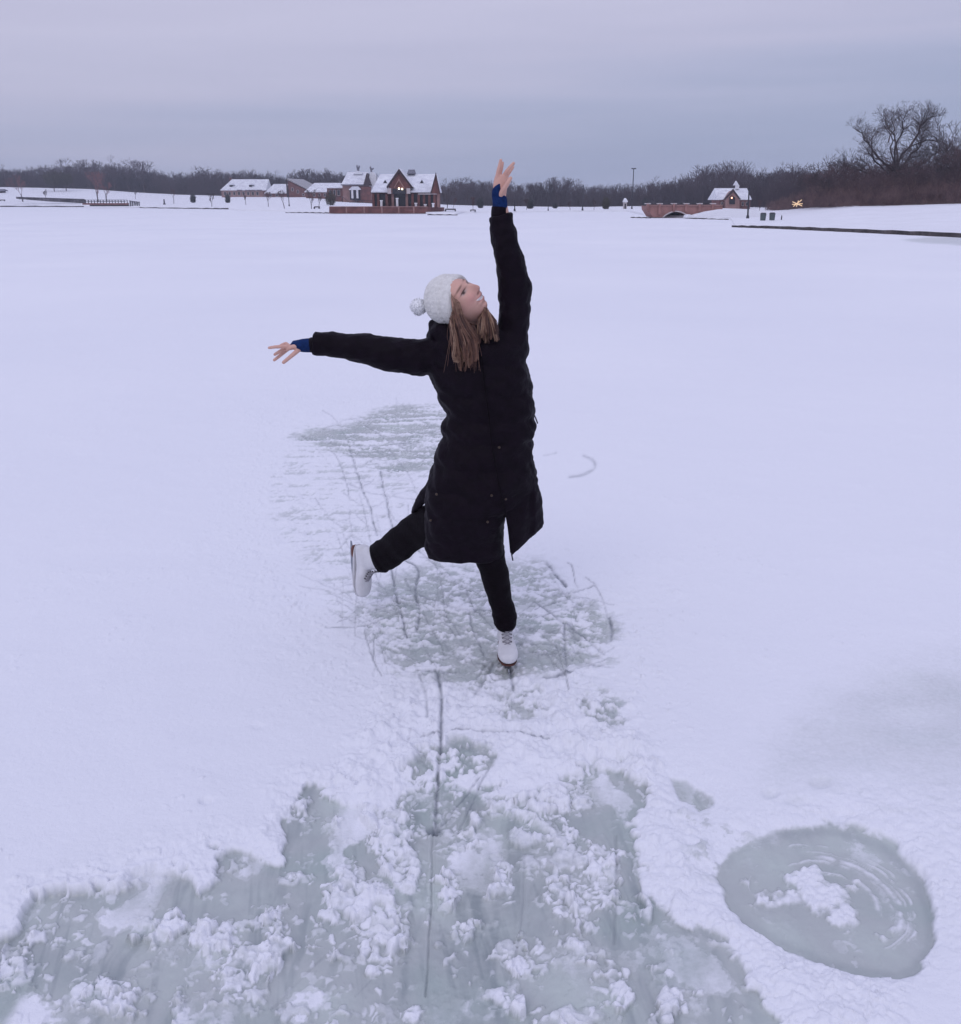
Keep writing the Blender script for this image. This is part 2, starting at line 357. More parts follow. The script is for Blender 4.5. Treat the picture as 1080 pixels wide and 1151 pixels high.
    # --- skate cuts: (points, half width px, darkness, groove depth); one paints the blade's reflection
    cuts_and_reflection = [([(393, 505), (405, 545), (417, 576), (420, 590), (424, 606)], 1.2, .85), ([(428, 535), (433, 560), (440, 592), (448, 612)], 1.1, .8), ([(440, 640), (443, 660), (446, 675), (452, 698), (458, 720)], 1.4, .95),
            ([(450, 630), (470, 643), (468, 660), (467, 674), (472, 690), (469, 712)], 1.5, .9), ([(471, 673), (495, 681), (518, 689), (552, 690), (580, 700)], 1.1, .7),
            ([(614, 637), (624, 650), (637, 663)], 1.9, 1.0), ([(601, 680), (625, 698), (650, 716), (679, 741)], 1.3, .8), ([(635, 705), (634, 728), (637, 754)], 1.5, .8), ([(684, 698), (687, 712), (686, 726)], 1.8, .9),
            ([(527, 690), (532, 712), (540, 730), (544, 742)], 1.3, .7), ([(611, 767), (628, 766), (643, 761)], 2.2, .9), ([(470, 759), (494, 760), (512, 760)], 1.5, .8),
            ([(491, 762), (495, 785), (496, 810), (495, 850), (491, 890), (489, 938)], 2.2, 1.0), ([(486, 940), (485, 1000), (482, 1070), (479, 1120)], 1.0, .55),
            ([(474, 833), (500, 831), (530, 828), (560, 829), (590, 835), (620, 838)], 1.5, .85), ([(487, 938), (500, 925), (515, 905), (540, 880)], 1.4, .6), ([(516, 935), (530, 905), (550, 870)], 1.2, .5),
            ([(655, 515), (667, 521), (668, 529), (655, 536), (641, 539)], 2.2, .45), ([(612, 515), (625, 512)], 1.6, .3),
            ([(567, 752), (574, 762), (577, 780)], 2.0, .9), ([(555, 752), (546, 768), (534, 786)], 2.6, .6), ([(528, 775), (540, 762), (552, 748)], 1.5, .5), ([(471, 765), (478, 785), (480, 815)], 1.6, .5),  # first entry: the blade's dark reflection, painted onto the ice
            ([(370, 505), (385, 530), (392, 560)], .8, .5), ([(405, 560), (412, 590), (418, 620)], .8, .45), ([(452, 600), (470, 622), (490, 640)], 1., .6), ([(480, 630), (500, 652), (530, 668)], .9, .5),
            ([(430, 500), (455, 530), (470, 560)], .8, .5), ([(410, 480), (440, 500), (470, 512)], .8, .5), ([(380, 540), (420, 560), (470, 566)], .8, .4), ([(600, 700), (630, 690), (655, 686)], 1., .5), ([(590, 735), (615, 741), (660, 735)], 1., .5),
            ([(692, 940), (692, 1000), (690, 1060)], 1.6, .35), ([(590, 960), (586, 1040), (574, 1110)], 1.4, .3), ([(634, 1010), (634, 1060)], 3.0, .3), ([(478, 680), (505, 700), (520, 722)], 1., .5), ([(455, 655), (480, 700), (500, 740)], .9, .5),
            ([(500, 700), (560, 725), (620, 728)], .9, .5), ([(307, 1133), (340, 1098), (368, 1072)], 1.4, .25), ([(400, 1120), (430, 1090), (460, 1080)], 1.2, .2), ([(650, 950), (640, 1000), (655, 1060), (690, 1110)], 1.2, .25), ([(430, 560), (445, 590), (470, 600)], .8, .4), ([(340, 492), (400, 505), (470, 500)], 1.2, .4)]
    rs = random.Random(4)
    for i in range(150):                                           # faint criss-cross marks
        cx0 = rs.uniform(400, 680) if i % 2 else rs.uniform(370, 520); cy0 = rs.uniform(650, 755) if i % 2 else rs.uniform(470, 700)
        a = rs.uniform(-.5, .5) + (0 if rs.random() < .5 else 1.2); L = rs.uniform(14, 50); cv = rs.uniform(-16, 16)
        cuts_and_reflection.append(([(cx0 - math.cos(a) * L, cy0 - math.sin(a) * L * .6), (cx0, cy0 + cv), (cx0 + math.cos(a) * L, cy0 + math.sin(a) * L * .6)], .7, rs.uniform(.25, .7) * (1 if i % 2 else .6)))
    ln = np.zeros(px.shape)
    for pts, hw, dk_ in cuts_and_reflection:
        # smooth the polyline
        q = []
        for i in range(len(pts) - 1):
            p0 = pts[max(i - 1, 0)]; p1 = pts[i]; p2 = pts[i + 1]; p3 = pts[min(i + 2, len(pts) - 1)]
            for t in (0, .25, .5, .75):
                q.append(tuple(.5 * (2 * p1[k] + (p2[k] - p0[k]) * t + (2 * p0[k] - 5 * p1[k] + 4 * p2[k] - p3[k]) * t * t + (3 * p1[k] - p0[k] - 3 * p2[k] + p3[k]) * t ** 3) for k in (0, 1)))
        q.append(pts[-1])
        xs = [a[0] for a in q]; ys = [a[1] for a in q]
        bb = (px > min(xs) - 12) & (px < max(xs) + 12) & (py > min(ys) - 12) & (py < max(ys) + 12)
        if not bb.any(): continue
        d = seg_dist(px[bb] + w1[bb] * 1.2 + wf1[bb] * .8 + fine[bb] * .5, py[bb] + w2[bb] * 1.0, q); hw = hw * .72 + .15; dk_ = min(1, dk_ * 1.05)
        brk = .45 + .55 * sstep(-.5, .3, med[bb] + .4 * fine[bb])
        v = dk_ * np.exp(-(d / hw) ** 2) * brk
        ln[bb] = np.maximum(ln[bb], v)
        hz[bb] -= .006 * dk_ * np.exp(-(d / (hw * 1.2)) ** 2)
        hz[bb] += .0035 * dk_ * np.exp(-((d - hw * 2.4) / (hw * .9)) ** 2)       # raised lip of shavings
    # little hole at the end of the long cut
    e = np.exp(-(((px - 488) / 9) ** 2 + ((py - 934) / 5) ** 2) ** 2); hz -= e * .012; ln = np.maximum(ln, e * .9)
    z[near] = hz + z[near] * .0
    blend = sstep(16, 12, ny); z[near] = hz * blend + (.05 + z[near]) * (1 - blend)
    z[~near] += .05 * sstep(40, 18, yy[~near])
    snow[near] = np.clip(sn, 0, 1); line[near] = ln; ice_dark[near] = np.clip(np.where(inB, .35 * np.exp(-((sb - 6) / 6) ** 2) * sstep(-200, 60, px - 900) + .25 * sk, streak_dark) * wall, 0, 1) + field * dk * .35 * sstep(-.2, .4, s3 + .5 * s2)  # darker ice tone: streaks, and a band inside the circle's right rim
    # thin grey ice showing in front of the right bank
    far = (yy > 40) & (yy < 75)
    fx, fy = proj(x[far], yy[far], 0)
    sd = poly_sd(fx + 5 * fbm(x[far] * .3, yy[far] * .8, 3, 5), fy, [(1000, 270), (1040, 266), (1120, 265), (1200, 266), (1200, 280), (1080, 277), (1040, 274)])
    snow[far] = 1 - .55 * sstep(-1, 2, sd)
    V = np.stack([x, yy, z], 1)
    ii = np.arange(nr * nc).reshape(nr, nc)
    F = np.stack([ii[:-1, :-1], ii[:-1, 1:], ii[1:, 1:], ii[1:, :-1]], -1).reshape(-1, 4)
    # ---- material
    m = bpy.data.materials.new('snow_and_ice'); m.use_nodes = True; t = m.node_tree; b = t.nodes['Principled BSDF']
    at = N(t, 'ShaderNodeAttribute', attribute_name='cover'); sp = N(t, 'ShaderNodeSeparateColor'); t.links.new(at.outputs['Color'], sp.inputs[0])
    co = N(t, 'ShaderNodeTexCoord')
    nA = N(t, 'ShaderNodeTexNoise'); nA.inputs['Scale'].default_value = 3.0; nA.inputs['Detail'].default_value = 8; t.links.new(co.outputs['Object'], nA.inputs[0])
    nB = N(t, 'ShaderNodeTexNoise'); nB.inputs['Scale'].default_value = 60; nB.inputs['Detail'].default_value = 6; nB.inputs['Roughness'].default_value = .65; t.links.new(co.outputs['Object'], nB.inputs[0])
    nC = N(t, 'ShaderNodeTexNoise'); nC.inputs['Scale'].default_value = .12; nC.inputs['Detail'].default_value = 5; t.links.new(co.outputs['Object'], nC.inputs[0])
    icec = N(t, 'ShaderNodeValToRGB'); e = icec.color_ramp.elements; e[0].position = .3; e[0].color = (.365, .43, .405, 1); e[1].position = .72; e[1].color = (.50, .56, .525, 1)
    x_ = icec.color_ramp.elements.new(.5); x_.color = (.435, .465, .455, 1)
    t.links.new(nA.outputs[0], icec.inputs[0])
    snc = N(t, 'ShaderNodeValToRGB'); e = snc.color_ramp.elements; e[0].position = .3; e[0].color = (.79, .805, .85, 1); e[1].position = .7; e[1].color = (.85, .86, .89, 1)
    t.links.new(nC.outputs[0], snc.inputs[0])
    # sharpen the border with fine grain
    g = math_n(t, 'MULTIPLY_ADD', math_n(t, 'SUBTRACT', nB.outputs[0], .5), .42, sp.outputs[0])
    fm = N(t, 'ShaderNodeMapRange', interpolation_type='SMOOTHSTEP'); fm.inputs[1].default_value = .02; fm.inputs[2].default_value = .93; t.links.new(g, fm.inputs[0])
    mx = N(t, 'ShaderNodeMix', data_type='RGBA'); t.links.new(fm.outputs[0], mx.inputs[0]); t.links.new(icec.outputs[0], mx.inputs[6]); t.links.new(snc.outputs[0], mx.inputs[7])
    ice2 = N(t, 'ShaderNodeMix', data_type='RGBA'); t.links.new(math_n(t, 'MULTIPLY', sp.outputs[2], .75), ice2.inputs[0]); t.links.new(icec.outputs[0], ice2.inputs[6]); ice2.inputs[7].default_value = (.225, .265, .275, 1)
    t.links.new(ice2.outputs[2], mx.inputs[6])
    mz = N(t, 'ShaderNodeMix', data_type='RGBA'); t.links.new(math_n(t, 'MULTIPLY', sp.outputs[1], .85), mz.inputs[0]); t.links.new(mx.outputs[2], mz.inputs[6]); mz.inputs[7].default_value = (.13, .15, .18, 1)
    t.links.new(mz.outputs[2], b.inputs['Base Color'])
    ro = N(t, 'ShaderNodeMapRange'); ro.inputs[3].default_value = .20; ro.inputs[4].default_value = .85; t.links.new(fm.outputs[0], ro.inputs[0]); t.links.new(ro.outputs[0], b.inputs['Roughness'])
    b.inputs['Specular IOR Level'].default_value = .42
    bp = N(t, 'ShaderNodeBump'); bp.inputs['Distance'].default_value = .006
    nD = N(t, 'ShaderNodeTexNoise'); nD.inputs['Scale'].default_value = 160; nD.inputs['Detail'].default_value = 4; t.links.new(co.outputs['Object'], nD.inputs[0])
    hsum = math_n(t, 'MULTIPLY_ADD', nD.outputs[0], .4, nB.outputs[0])
    bs = N(t, 'ShaderNodeMapRange'); bs.inputs[3].default_value = .12; bs.inputs[4].default_value = .55; t.links.new(fm.outputs[0], bs.inputs[0]); t.links.new(bs.outputs[0], bp.inputs['Strength'])
    t.links.new(hsum, bp.inputs['Height']); t.links.new(bp.outputs[0], b.inputs['Normal'])
    o = mesh_obj('frozen_lake', V, F, m, smooth=True)
    ca = o.data.color_attributes.new('cover', 'FLOAT_COLOR', 'POINT')
    colr = np.zeros((len(V), 4), np.float32); colr[:, 0] = snow; colr[:, 1] = line; colr[:, 2] = ice_dark; colr[:, 3] = 1
    ca.data.foreach_set('color', colr.ravel())
    tag(o, kind='structure')
build_lake()
# ------------------------------------------------------------------ the land round the lake
HAZE = 0.0006
KPX = FPX * (CT + 350.5 / FPX * ST)          # px per (m / m of distance) at the horizon, about 1107
def interp(tab, x):
    return float(np.interp(x, [t[0] for t in tab], [t[1] for t in tab]))
SHORE = [(-900, 231.5), (0, 232), (95, 232.2), (150, 233.2), (255, 234.6), (264, 236.5), (345, 238.3), (368, 238.6), (472, 238.6), (484, 240.6), (513, 240.8), (520, 239.0), (640, 237.8), (706, 237.4), (722, 241), (732, 243.8),
         (778, 244.2), (815, 245.5), (824, 246.5), (829, 254.2), (870, 255.6), (960, 259.5), (1080, 265), (1300, 276), (1900, 300)]
RIDY = [(-900, 205), (0, 211), (100, 213), (150, 216.5), (200, 219), (255, 220.5), (300, 221), (350, 221), (420, 226), (500, 230), (560, 231.5), (640, 232.5), (720, 231.5), (800, 232), (860, 232.5), (900, 232.6), (925, 230.5), (960, 229), (1080, 228.2), (1900, 222)]
RIDD = [(-900, 430), (0, 420), (200, 400), (255, 380), (420, 330), (640, 300), (800, 260), (860, 220), (900, 150), (960, 115), (1080, 100), (1900, 90)]
def land_z(px, Y):
    D0 = CAMH * KPX / (interp(SHORE, px) - 225); Dr = interp(RIDD, px); zr = CAMH + (225 - interp(RIDY, px)) * Dr / KPX
    t = min(max((Y - D0) / (Dr - D0), 0), 1); b0 = .10 if px > 822 else .25; zz = b0 + (zr - b0) * (t * .6 + .4 * t * t * (3 - 2 * t))
    return zz if Y >= D0 else 0.0
def XY(px, Y): return (px - 540) * Y / KPX
def px_of(x, y): return 540 + x * KPX / y
def zat(py, Y): return P(540, py, Y).z
def base_at(px, py):                           # where the snow slope shows at this pixel
    D0 = CAMH * KPX / (interp(SHORE, px) - 225); Y = D0 * 1.002
    while Y < 600:
        if 225 - (land_z(px, Y) - CAMH) * KPX / Y <= py: break
        Y *= 1.004
    return Vector((XY(px, Y), Y, land_z(px, Y)))
def W3(px, py, Y): return P(px, py, Y)
def build_land():
    pxs = np.concatenate([np.arange(-900, -100, 20), np.arange(-100, 1180, 3), np.arange(1180, 1900, 20)]).astype(float)
    ts = np.concatenate([[0, 0.0015], np.linspace(0.01, 1, 60), [1.15, 1.35]])
    V = []
    for p in pxs:
        D0 = CAMH * KPX / (interp(SHORE, p) - 225); Dr = interp(RIDD, p)
        for i, t in enumerate(ts):
            Y = D0 + (Dr - D0) * t; x = XY(p, Y)
            z = -.25 if i == 0 else land_z(p, Y) + .10 * (mnoise.noise(Vector((x * .07, Y * .07, 1))) + .4 * mnoise.noise(Vector((x * .3, Y * .3, 2)))) * min(1, t * 6)
            if t > 1: z += (t - 1) * .05
            V.append((x, Y, z))
    n = len(ts); ii = np.arange(len(V)).reshape(-1, n)
    F = np.stack([ii[:-1, :-1], ii[1:, :-1], ii[1:, 1:], ii[:-1, 1:]], -1).reshape(-1, 4)
    o = mesh_obj('snowy_ground', V, F, M_snow, smooth=True); tag(o, kind='structure')
M_snow = mat('snow', (.84, .85, .885), .85, .03, .4, .35, 3)
M_roofsnow = mat('roof_snow', (.82, .84, .87), .85, .10, 1.1, .3, 6, col2=(.64, .65, .70))
M_brick = mat('red_brick', (.20, .085, .075), .85, .22, 1.2, .3, 12)
M_brickl = mat('pale_brick', (.34, .20, .18), .85, .15, 1.2, .3, 12)
M_bridge = mat('bridge_brick', (.36, .19, .17), .85, .15, 1.5, .3, 12)
M_stone = mat('pale_stone', (.55, .50, .50), .8, .08, 2)
M_darkwood = mat('dark_timber', (.055, .032, .035), .7, .2, 2)
M_opening = mat('dark_glass_and_shade', (.02, .02, .028), .25, .1, 2, spec=.5)  # window glass, and dark panels painting the shade inside openings
M_white = mat('white_paint', (.78, .78, .80), .6, .05, 2)
M_slate = mat('grey_shingle', (.20, .20, .24), .8, .2, 2)
M_steel = mat('dark_metal', (.05, .05, .06), .45, .1, 5, metal=.3)
M_wall = mat('wet_stone_wall', (.10, .085, .085), .8, .3, 1.5, .4, 8)
M_lamp = mat('lit_bulb', (1.0, .85, .6), .5, 0, 1, emis=5.0)
M_star = mat('lit_strip', (1.0, .70, .40), .5, 0, 1, emis=.38)
M_barkfar = mat('bark_far', (.092, .066, .074), .9, .3, .06)
M_bark = mat('bark', (.095, .070, .070), .9, .25, .6)
M_red = mat('reddish_twigs', (.13, .080, .082), .9, .2, .6)
M_pink = mat('pinkish_twigs', (.26, .13, .13), .9, .15, .6)
M_olive = mat('olive_needles', (.085, .075, .048), .9, .3, .8)
M_ever = mat('evergreen_needles', (.05, .055, .052), .9, .3, .8)
M_binm = mat('grey_green_bin', (.085, .11, .11), .5, .1, 4)
build_land()
class MB:
    def __init__(s): s.V = []; s.F = []
    def add(s, vs, fs):
        b = len(s.V); s.V += [tuple(v) for v in vs]; s.F += [tuple(i + b for i in f) for f in fs]; return s
    def box(s, x0, x1, y0, y1, z0, z1):
        vs = [(x0, y0, z0), (x1, y0, z0), (x1, y1, z0), (x0, y1, z0), (x0, y0, z1), (x1, y0, z1), (x1, y1, z1), (x0, y1, z1)]
        return s.add(vs, [(3, 2, 1, 0), (4, 5, 6, 7), (0, 1, 5, 4), (1, 2, 6, 5), (2, 3, 7, 6), (3, 0, 4, 7)])
    def pbox(s, p0, p1, t, b, Y, dep):          # a box whose front face covers this part of the photo at distance Y
        return s.box(XY(p0, Y), XY(p1, Y), Y, Y + dep, zat(b, Y), zat(t, Y))
    def prism(s, pts, Y, dep):                  # a front outline (photo px) given real depth
        n = len(pts); vs = [W3(a, b, Y) for a, b in pts]; vs += [v + Vector((0, dep, 0)) for v in vs]
        fs = [tuple(range(n)), tuple(range(2 * n - 1, n - 1, -1))] + [(i, i + n, (i + 1) % n + n, (i + 1) % n) for i in range(n)]
        return s.add(vs, fs)
    def roof(s, eL, eR, ey, rL, rR, ry, Y, dep, th=.18):   # a ridged roof running along the picture
        a = W3(eL, ey, Y); b = W3(eR, ey, Y); c = W3(rL, ry, Y); d = W3(rR, ry, Y)
        k = Vector((0, dep, 0)); h = k / 2; u = Vector((0, 0, th))
        vs = [a, b, b + k, a + k, c + h, d + h, a + u, b + u, b + k + u, a + k + u, c + h + u, d + h + u]
        return s.add(vs, [(0, 3, 2, 1), (6, 7, 11, 10), (8, 9, 10, 11), (7, 8, 11), (9, 6, 10), (0, 1, 7, 6), (1, 2, 8, 7), (2, 3, 9, 8), (3, 0, 6, 9)])
    def tube(s, a, b, r0, r1, n=8):
        a = Vector(a); b = Vector(b); d = (b - a).normalized(); u = d.orthogonal().normalized(); w = d.cross(u)
        vs = [a + (u * math.cos(2 * math.pi * i / n) + w * math.sin(2 * math.pi * i / n)) * r0 for i in range(n)] + [b + (u * math.cos(2 * math.pi * i / n) + w * math.sin(2 * math.pi * i / n)) * r1 for i in range(n)]
        return s.add(vs, [(i, (i + 1) % n, (i + 1) % n + n, i + n) for i in range(n)] + [tuple(range(n - 1, -1, -1)), tuple(range(n, 2 * n))])
    def build(s, name, m, parent=None, **k):
        V = np.array(s.V); 
        if parent is not None: V = V - np.array(parent.matrix_world.translation if parent.parent else parent.location) if parent.type == 'EMPTY' else V
        o = mesh_obj(name, V, s.F, m, parent, **k); return o
# every child mesh keeps its root's offset; sub-parts sit in the same frame as their part
def sub(mb, name, m, part, root):
    V = np.array(mb.V) - np.array(root.location); return mesh_obj(name, V, mb.F, m, part)
def pixthing(name, px, py, label, cat, Y=None, group=None):
    loc = base_at(px, py) if Y is None else Vector((XY(px, Y), Y, zat(py, Y)))
    return tag(empty(name, loc), label, cat, group)
# ---- shore walls and edges (each its own thing)
def strip(name, label, pts, top, Yoff=0, th=.35, cat='wall', m=None):
    mb = MB(); q = []
    for (p, py, hp) in pts:
        Y = CAMH * KPX / (py - 225) + Yoff; q.append((XY(p, Y), Y, hp * Y / KPX))
    vs = []
    for x, y, h in q:
        vs += [(x, y, -.05), (x, y, h), (x, y + th, h), (x, y + th, -.05)]
    fs = []
    for i in range(len(q) - 1):
        a = 4 * i
        fs += [(a, a + 4, a + 5, a + 1), (a + 1, a + 5, a + 6, a + 2), (a + 2, a + 6, a + 7, a + 3)]
    fs += [(0, 1, 2, 3), (4 * len(q) - 1, 4 * len(q) - 2, 4 * len(q) - 3, 4 * len(q) - 4)]
    mb.add(vs, fs); return tag(mb.build(name, m or M_wall), label, cat)
def dense(pts, n=12):
    o = []
    for (a, b, c), (d, e, f) in zip(pts[:-1], pts[1:]):
        for i in range(n): t = i / n; o.append((a + (d - a) * t, b + (e - b) * t + .12 * math.sin(i * 2.3 + a), c + (f - c) * t + .25 * math.sin(i * 1.7 + a * .3)))
    return o + [pts[-1]]
strip('shore_wall', 'long low dark stone edge of the near snow bank at the right', dense([(826, 254.2, 2.0), (870, 255.7, 3.0), (960, 259.6, 3.8), (1080, 265.2, 5.0), (1300, 276, 6)]), -1.5)
strip('shore_edging', 'thin dark edge of the left shore, below the boardwalk', dense([(-400, 232.1, 1.1), (0, 232.2, 1.1), (93, 232.4, 1.1)]), 0)
strip('shore_edging', 'thin dark shore edge right of the boardwalk, ending in a tapered tip', dense([(156, 233.4, .8), (225, 234.4, 1.0), (262, 234.9, 1.4)]), 0, -1)
strip('shore_edging', 'faint dark shore edge left of the brick platform', dense([(320, 238.6, .6), (345, 238.8, .9), (369, 239.2, 1.0)]), 0, -1)
strip('shore_edging', 'dark shore edge beside the right end of the brick platform', dense([(480, 241.0, 1.0), (514, 241.2, .9)]), 0, -1)
strip('shore_edging', 'dark shore edge left of the bridge', dense([(710, 243.6, .8), (733, 244.2, 1.2)]), 0, -2)
strip('shore_edging', 'curved dark shore edge right of the bridge, running to the thin pole', dense([(776, 244.6, .7), (815, 245.6, .8), (850, 245.9, 1.0), (857, 245.6, 1.0)]), 0, -2)
# ---- buildings
def windows(root, rects, Y, m=None, frame=None, dep=.12):
    for (a, b, t, bt) in rects:
        w = MB().pbox(a, b, t, bt, Y - dep, dep + .02).build('window', frame or M_stone, root)
        sub(MB().pbox(a + .35, b - .35, t + .35, bt - .35, Y - dep - .03, .05), 'pane', m or M_opening, w, root)
# main pavilion on its platform
Yp = CAMH * KPX / (239.6 - 225)
t = tag(empty('brick_platform', (XY(432, Yp), Yp, 0)), 'low red brick terrace wall carrying the pavilion at the lake edge', 'terrace')
MB().add([W3(370, 239.9, Yp - .1), W3(480, 239.9, Yp - .1), W3(497, 238, Yp + 5), W3(497, 233.5, Yp + 5), W3(480, 233, Yp - .1), W3(370, 232.6, Yp - .1),
          W3(370, 239.9, Yp - .1) + Vector((0, 14, 0)), W3(497, 238, Yp + 5) + Vector((0, 9, 0)), W3(497, 233.5, Yp + 5) + Vector((0, 9, 0)), W3(370, 232.6, Yp - .1) + Vector((0, 14, 0))],
         [(0, 1, 4, 5), (1, 2, 3, 4), (0, 5, 9, 6), (5, 4, 3, 8, 9), (2, 7, 8, 3), (6, 9, 8, 7)]).build('wall', M_brick, t)
MB().pbox(369.6, 480.5, 232.0, 232.9, Yp - .2, .5).build('coping', M_brickl, t)
for a in (388, 408, 428, 447, 464): MB().pbox(a, a + 1.6, 232.8, 239.9, Yp - .22, .14).build('buttress', M_brickl, t)
Y = Yp + 2.2
t = tag(empty('brick_pavilion', (XY(456, Y), Y, zat(233, Y))), 'large red brick pavilion with steep snowy roofs and a tall front gable', 'building')
MB().pbox(418.5, 492.5, 215.5, 233.2, Y + 1.2, 8).build('wall', M_brick, t)
r = MB().roof(417, 493.5, 216.4, 423.5, 489.5, 196, Y - .4, 10.5).build('roof', M_roofsnow, t)
sub(MB().roof(457.5, 466.5, 195.4, 458.5, 465.5, 191.2, Y + 4, 2.2, .1), 'cupola', M_slate, r, t)
for a in (432.8, 474.0):
    sub(MB().prism([(a - 2.2, 205.8), (a + 2.0, 205.8), (a, 202.2)], Y + 2.0, 2.0), 'dormer', M_opening, r, t)
    sub(MB().prism([(a - 2.9, 205.8), (a - 2.3, 206), (a, 202.1), (a + 2.3, 206), (a + 2.9, 205.8), (a, 201.2)], Y + 1.9, 2.4), 'dormer_roof', M_roofsnow, r, t)
g = MB().prism([(437, 218), (437, 209.5), (448.3, 192.5), (461, 209.5), (461, 218)], Y - .6, 5).build('front_gable', M_brick, t)
sub(MB().prism([(434.6, 211.5), (434.4, 209.6), (448.3, 189.6), (463.8, 210.2), (463.8, 212), (448.3, 193.4)], Y - 1.0, 1.2), 'barge_board', M_darkwood, g, t)
sub(MB().prism([(434.2, 209.4), (448.3, 188.8), (464.6, 210), (463.9, 210.3), (448.3, 189.9), (434.7, 209.8)], Y - .95, 6.5), 'gable_roof_snow', M_roofsnow, g, t)
sub(MB().prism([(442.5, 211), (448.3, 200.5), (454.5, 211), (453.3, 211), (448.3, 203), (443.7, 211)], Y - .75, .2), 'arch_timber', M_brickl, g, t)
sub(MB().prism([(441, 218.2), (441, 212.2), (448.3, 212.2), (456, 212.2), (456, 218.2)], Y - .68, .1), 'opening', M_opening, g, t)  # dark panel painting the shade within the gable
for a, b in ((448.4, 211.2), (451.9, 211.6)):
    l = MB().tube(W3(a, b, Y - .95), W3(a, b + 1.8, Y - .95), .11, .11).build('lantern', M_lamp, t)
MB().prism([(484.4, 217.4), (489.8, 194.8), (494.3, 217.8)], Y - .5, .9).build('side_gable', M_brick, t)
MB().prism([(483.5, 217.6), (489.8, 193.6), (495.0, 218.2), (494.2, 218.0), (489.8, 197), (484.6, 217.6)], Y - .7, .4).build('side_barge_board', M_darkwood, t)
for a in (419.5, 425.0, 434.6, 441.4, 457.2, 463.6, 470.5, 476.5, 482.5, 488.3, 492.5):
    MB().pbox(a - 1.35, a + 1.35, 217, 233.1, Y - .1, .5).build('brick_pier', M_brickl if a in (441.4, 457.2, 492.5) else M_brick, t)
for a, b in ((420.9, 423.6), (426.4, 433.2), (443, 455.8), (458.6, 462.2), (465, 469.1), (471.9, 475.1), (477.9, 481.1), (483.9, 486.9)):
    MB().pbox(a, b, 218.3, 233.0, Y + .9, .32).build('opening', M_opening, t)  # dark panels painting the shade in the bays between piers
MB().pbox(417.6, 494, 216.2, 217.4, Y - .25, .6).build('eave_beam', M_darkwood, t)
for a in (437.8, 459.2): MB().pbox(a - 2.1, a + 2.1, 211.6, 217.9, Y - .72, .12).build('stone_panel', M_stone, t)
MB().pbox(470, 491, 217.5, 218.7, Y - .32, .12).build('stone_band', M_stone, t)
for a, tp in ((428.4, 225), (446.2, 222.5), (467.2, 228), (477.8, 229.5), (486.6, 228.3)):
    t2 = pixthing('snowy_pedestal', a, 233, {428.4: 'white snow-capped post left of the pavilion gable', 446.2: 'tallest white post, in front of the pavilion gable opening', 467.2: 'white post just right of the pavilion gable', 477.8: 'smallest white post at the pavilion front', 486.6: 'white post at the right end of the pavilion'}[a], 'post', Y=Yp + 1.0)
    MB().pbox(a - 1.2, a + 1.2, tp + 1, 233, Yp + 1.0, .35).build('shaft', M_white, t2); MB().pbox(a - 1.6, a + 1.6, tp, tp + 1.2, Yp + .95, .45).build('cap', M_snow, t2)
# second building with two cupolas
Y = base_at(398, 227.5).y + 3
t = tag(empty('lodge_building', (XY(398, Y), Y, land_z(398, Y))), 'brick lodge with snowy hipped roof and weathervanes left of the pavilion', 'building')
MB().pbox(385.5, 414.8, 206.5, 229.8, Y, 9).build('wall', M_brickl, t)
MB().pbox(401, 417.4, 210, 229.8, Y - .6, .55).build('front_wall', M_brick, t)
MB().roof(383.6, 411.5, 207.6, 387.5, 411.2, 193.6, Y - .8, 11).build('roof', M_roofsnow, t)
MB().prism([(408.2, 208.4), (412, 194.4), (417.2, 208.4)], Y - 1.0, 6).build('side_gable', M_darkwood, t)
MB().pbox(383.6, 411.5, 207.4, 208.5, Y - 1.0, .3).build('gutter', M_slate, t)
c = MB().prism([(396.8, 196), (400.6, 191.5), (407, 194.0), (407, 196)], Y + 3, 3).build('cupola', M_roofsnow, t)
v = sub(MB().prism([(401.4, 194), (400.9, 190), (400.3, 186.5), (401.2, 185.0), (402.4, 188.2), (403.4, 185.6), (404.6, 187), (403.8, 189.5), (403.4, 194)], Y + 4, .3), 'weathervane', M_slate, c, t)
c = MB().prism([(413, 214), (414.5, 200), (416.6, 193.5), (419, 193.5), (423, 199), (424.5, 214)], Y + 1, 4).build('turret', M_white, t)
v = sub(MB().prism([(416.8, 194.5), (415.2, 188.2), (416.4, 186.8), (417.9, 189.6), (419.6, 188.4), (420.2, 189.6), (418.2, 191.6), (418.2, 194.5)], Y + 2, .3), 'weathervane', M_slate, c, t)
MB().pbox(424, 424.6, 195, 208, Y + .5, .3).build('post', M_slate, t)
MB().pbox(368, 386, 211.5, 229, Y + 2, 7).build('wing_wall', M_brick, t)
MB().roof(366.5, 387, 211.6, 370, 387, 206.6, Y + 1.2, 8).build('wing_roof', M_roofsnow, t)
windows(t, [(370, 373, 213.5, 219.5), (374.8, 377.6, 213.5, 219.5), (379.2, 382.6, 213.5, 220), (388, 391, 214, 221)], Y + 2 - .02)
MB().prism([(392, 213), (395.5, 209.6), (402, 209.6), (405, 212.6), (405, 213.4), (392, 213.6)], Y - 2.2, 2).build('porch_roof', M_roofsnow, t)
for a in (396.2, 401.8): MB().pbox(a - 1.1, a + 1.1, 213.6, 223, Y - 2.0, .3).build('porch_column', M_white, t)
MB().pbox(393.4, 405, 213.8, 224.8, Y - 1.0, .35).build('doorway', M_opening, t)
t = tag(empty('stair_railing', (XY(395, Y - 4), Y - 4, land_z(395, Y - 4))), 'dark stair and ramp railing on the snow below the lodge', 'railing')
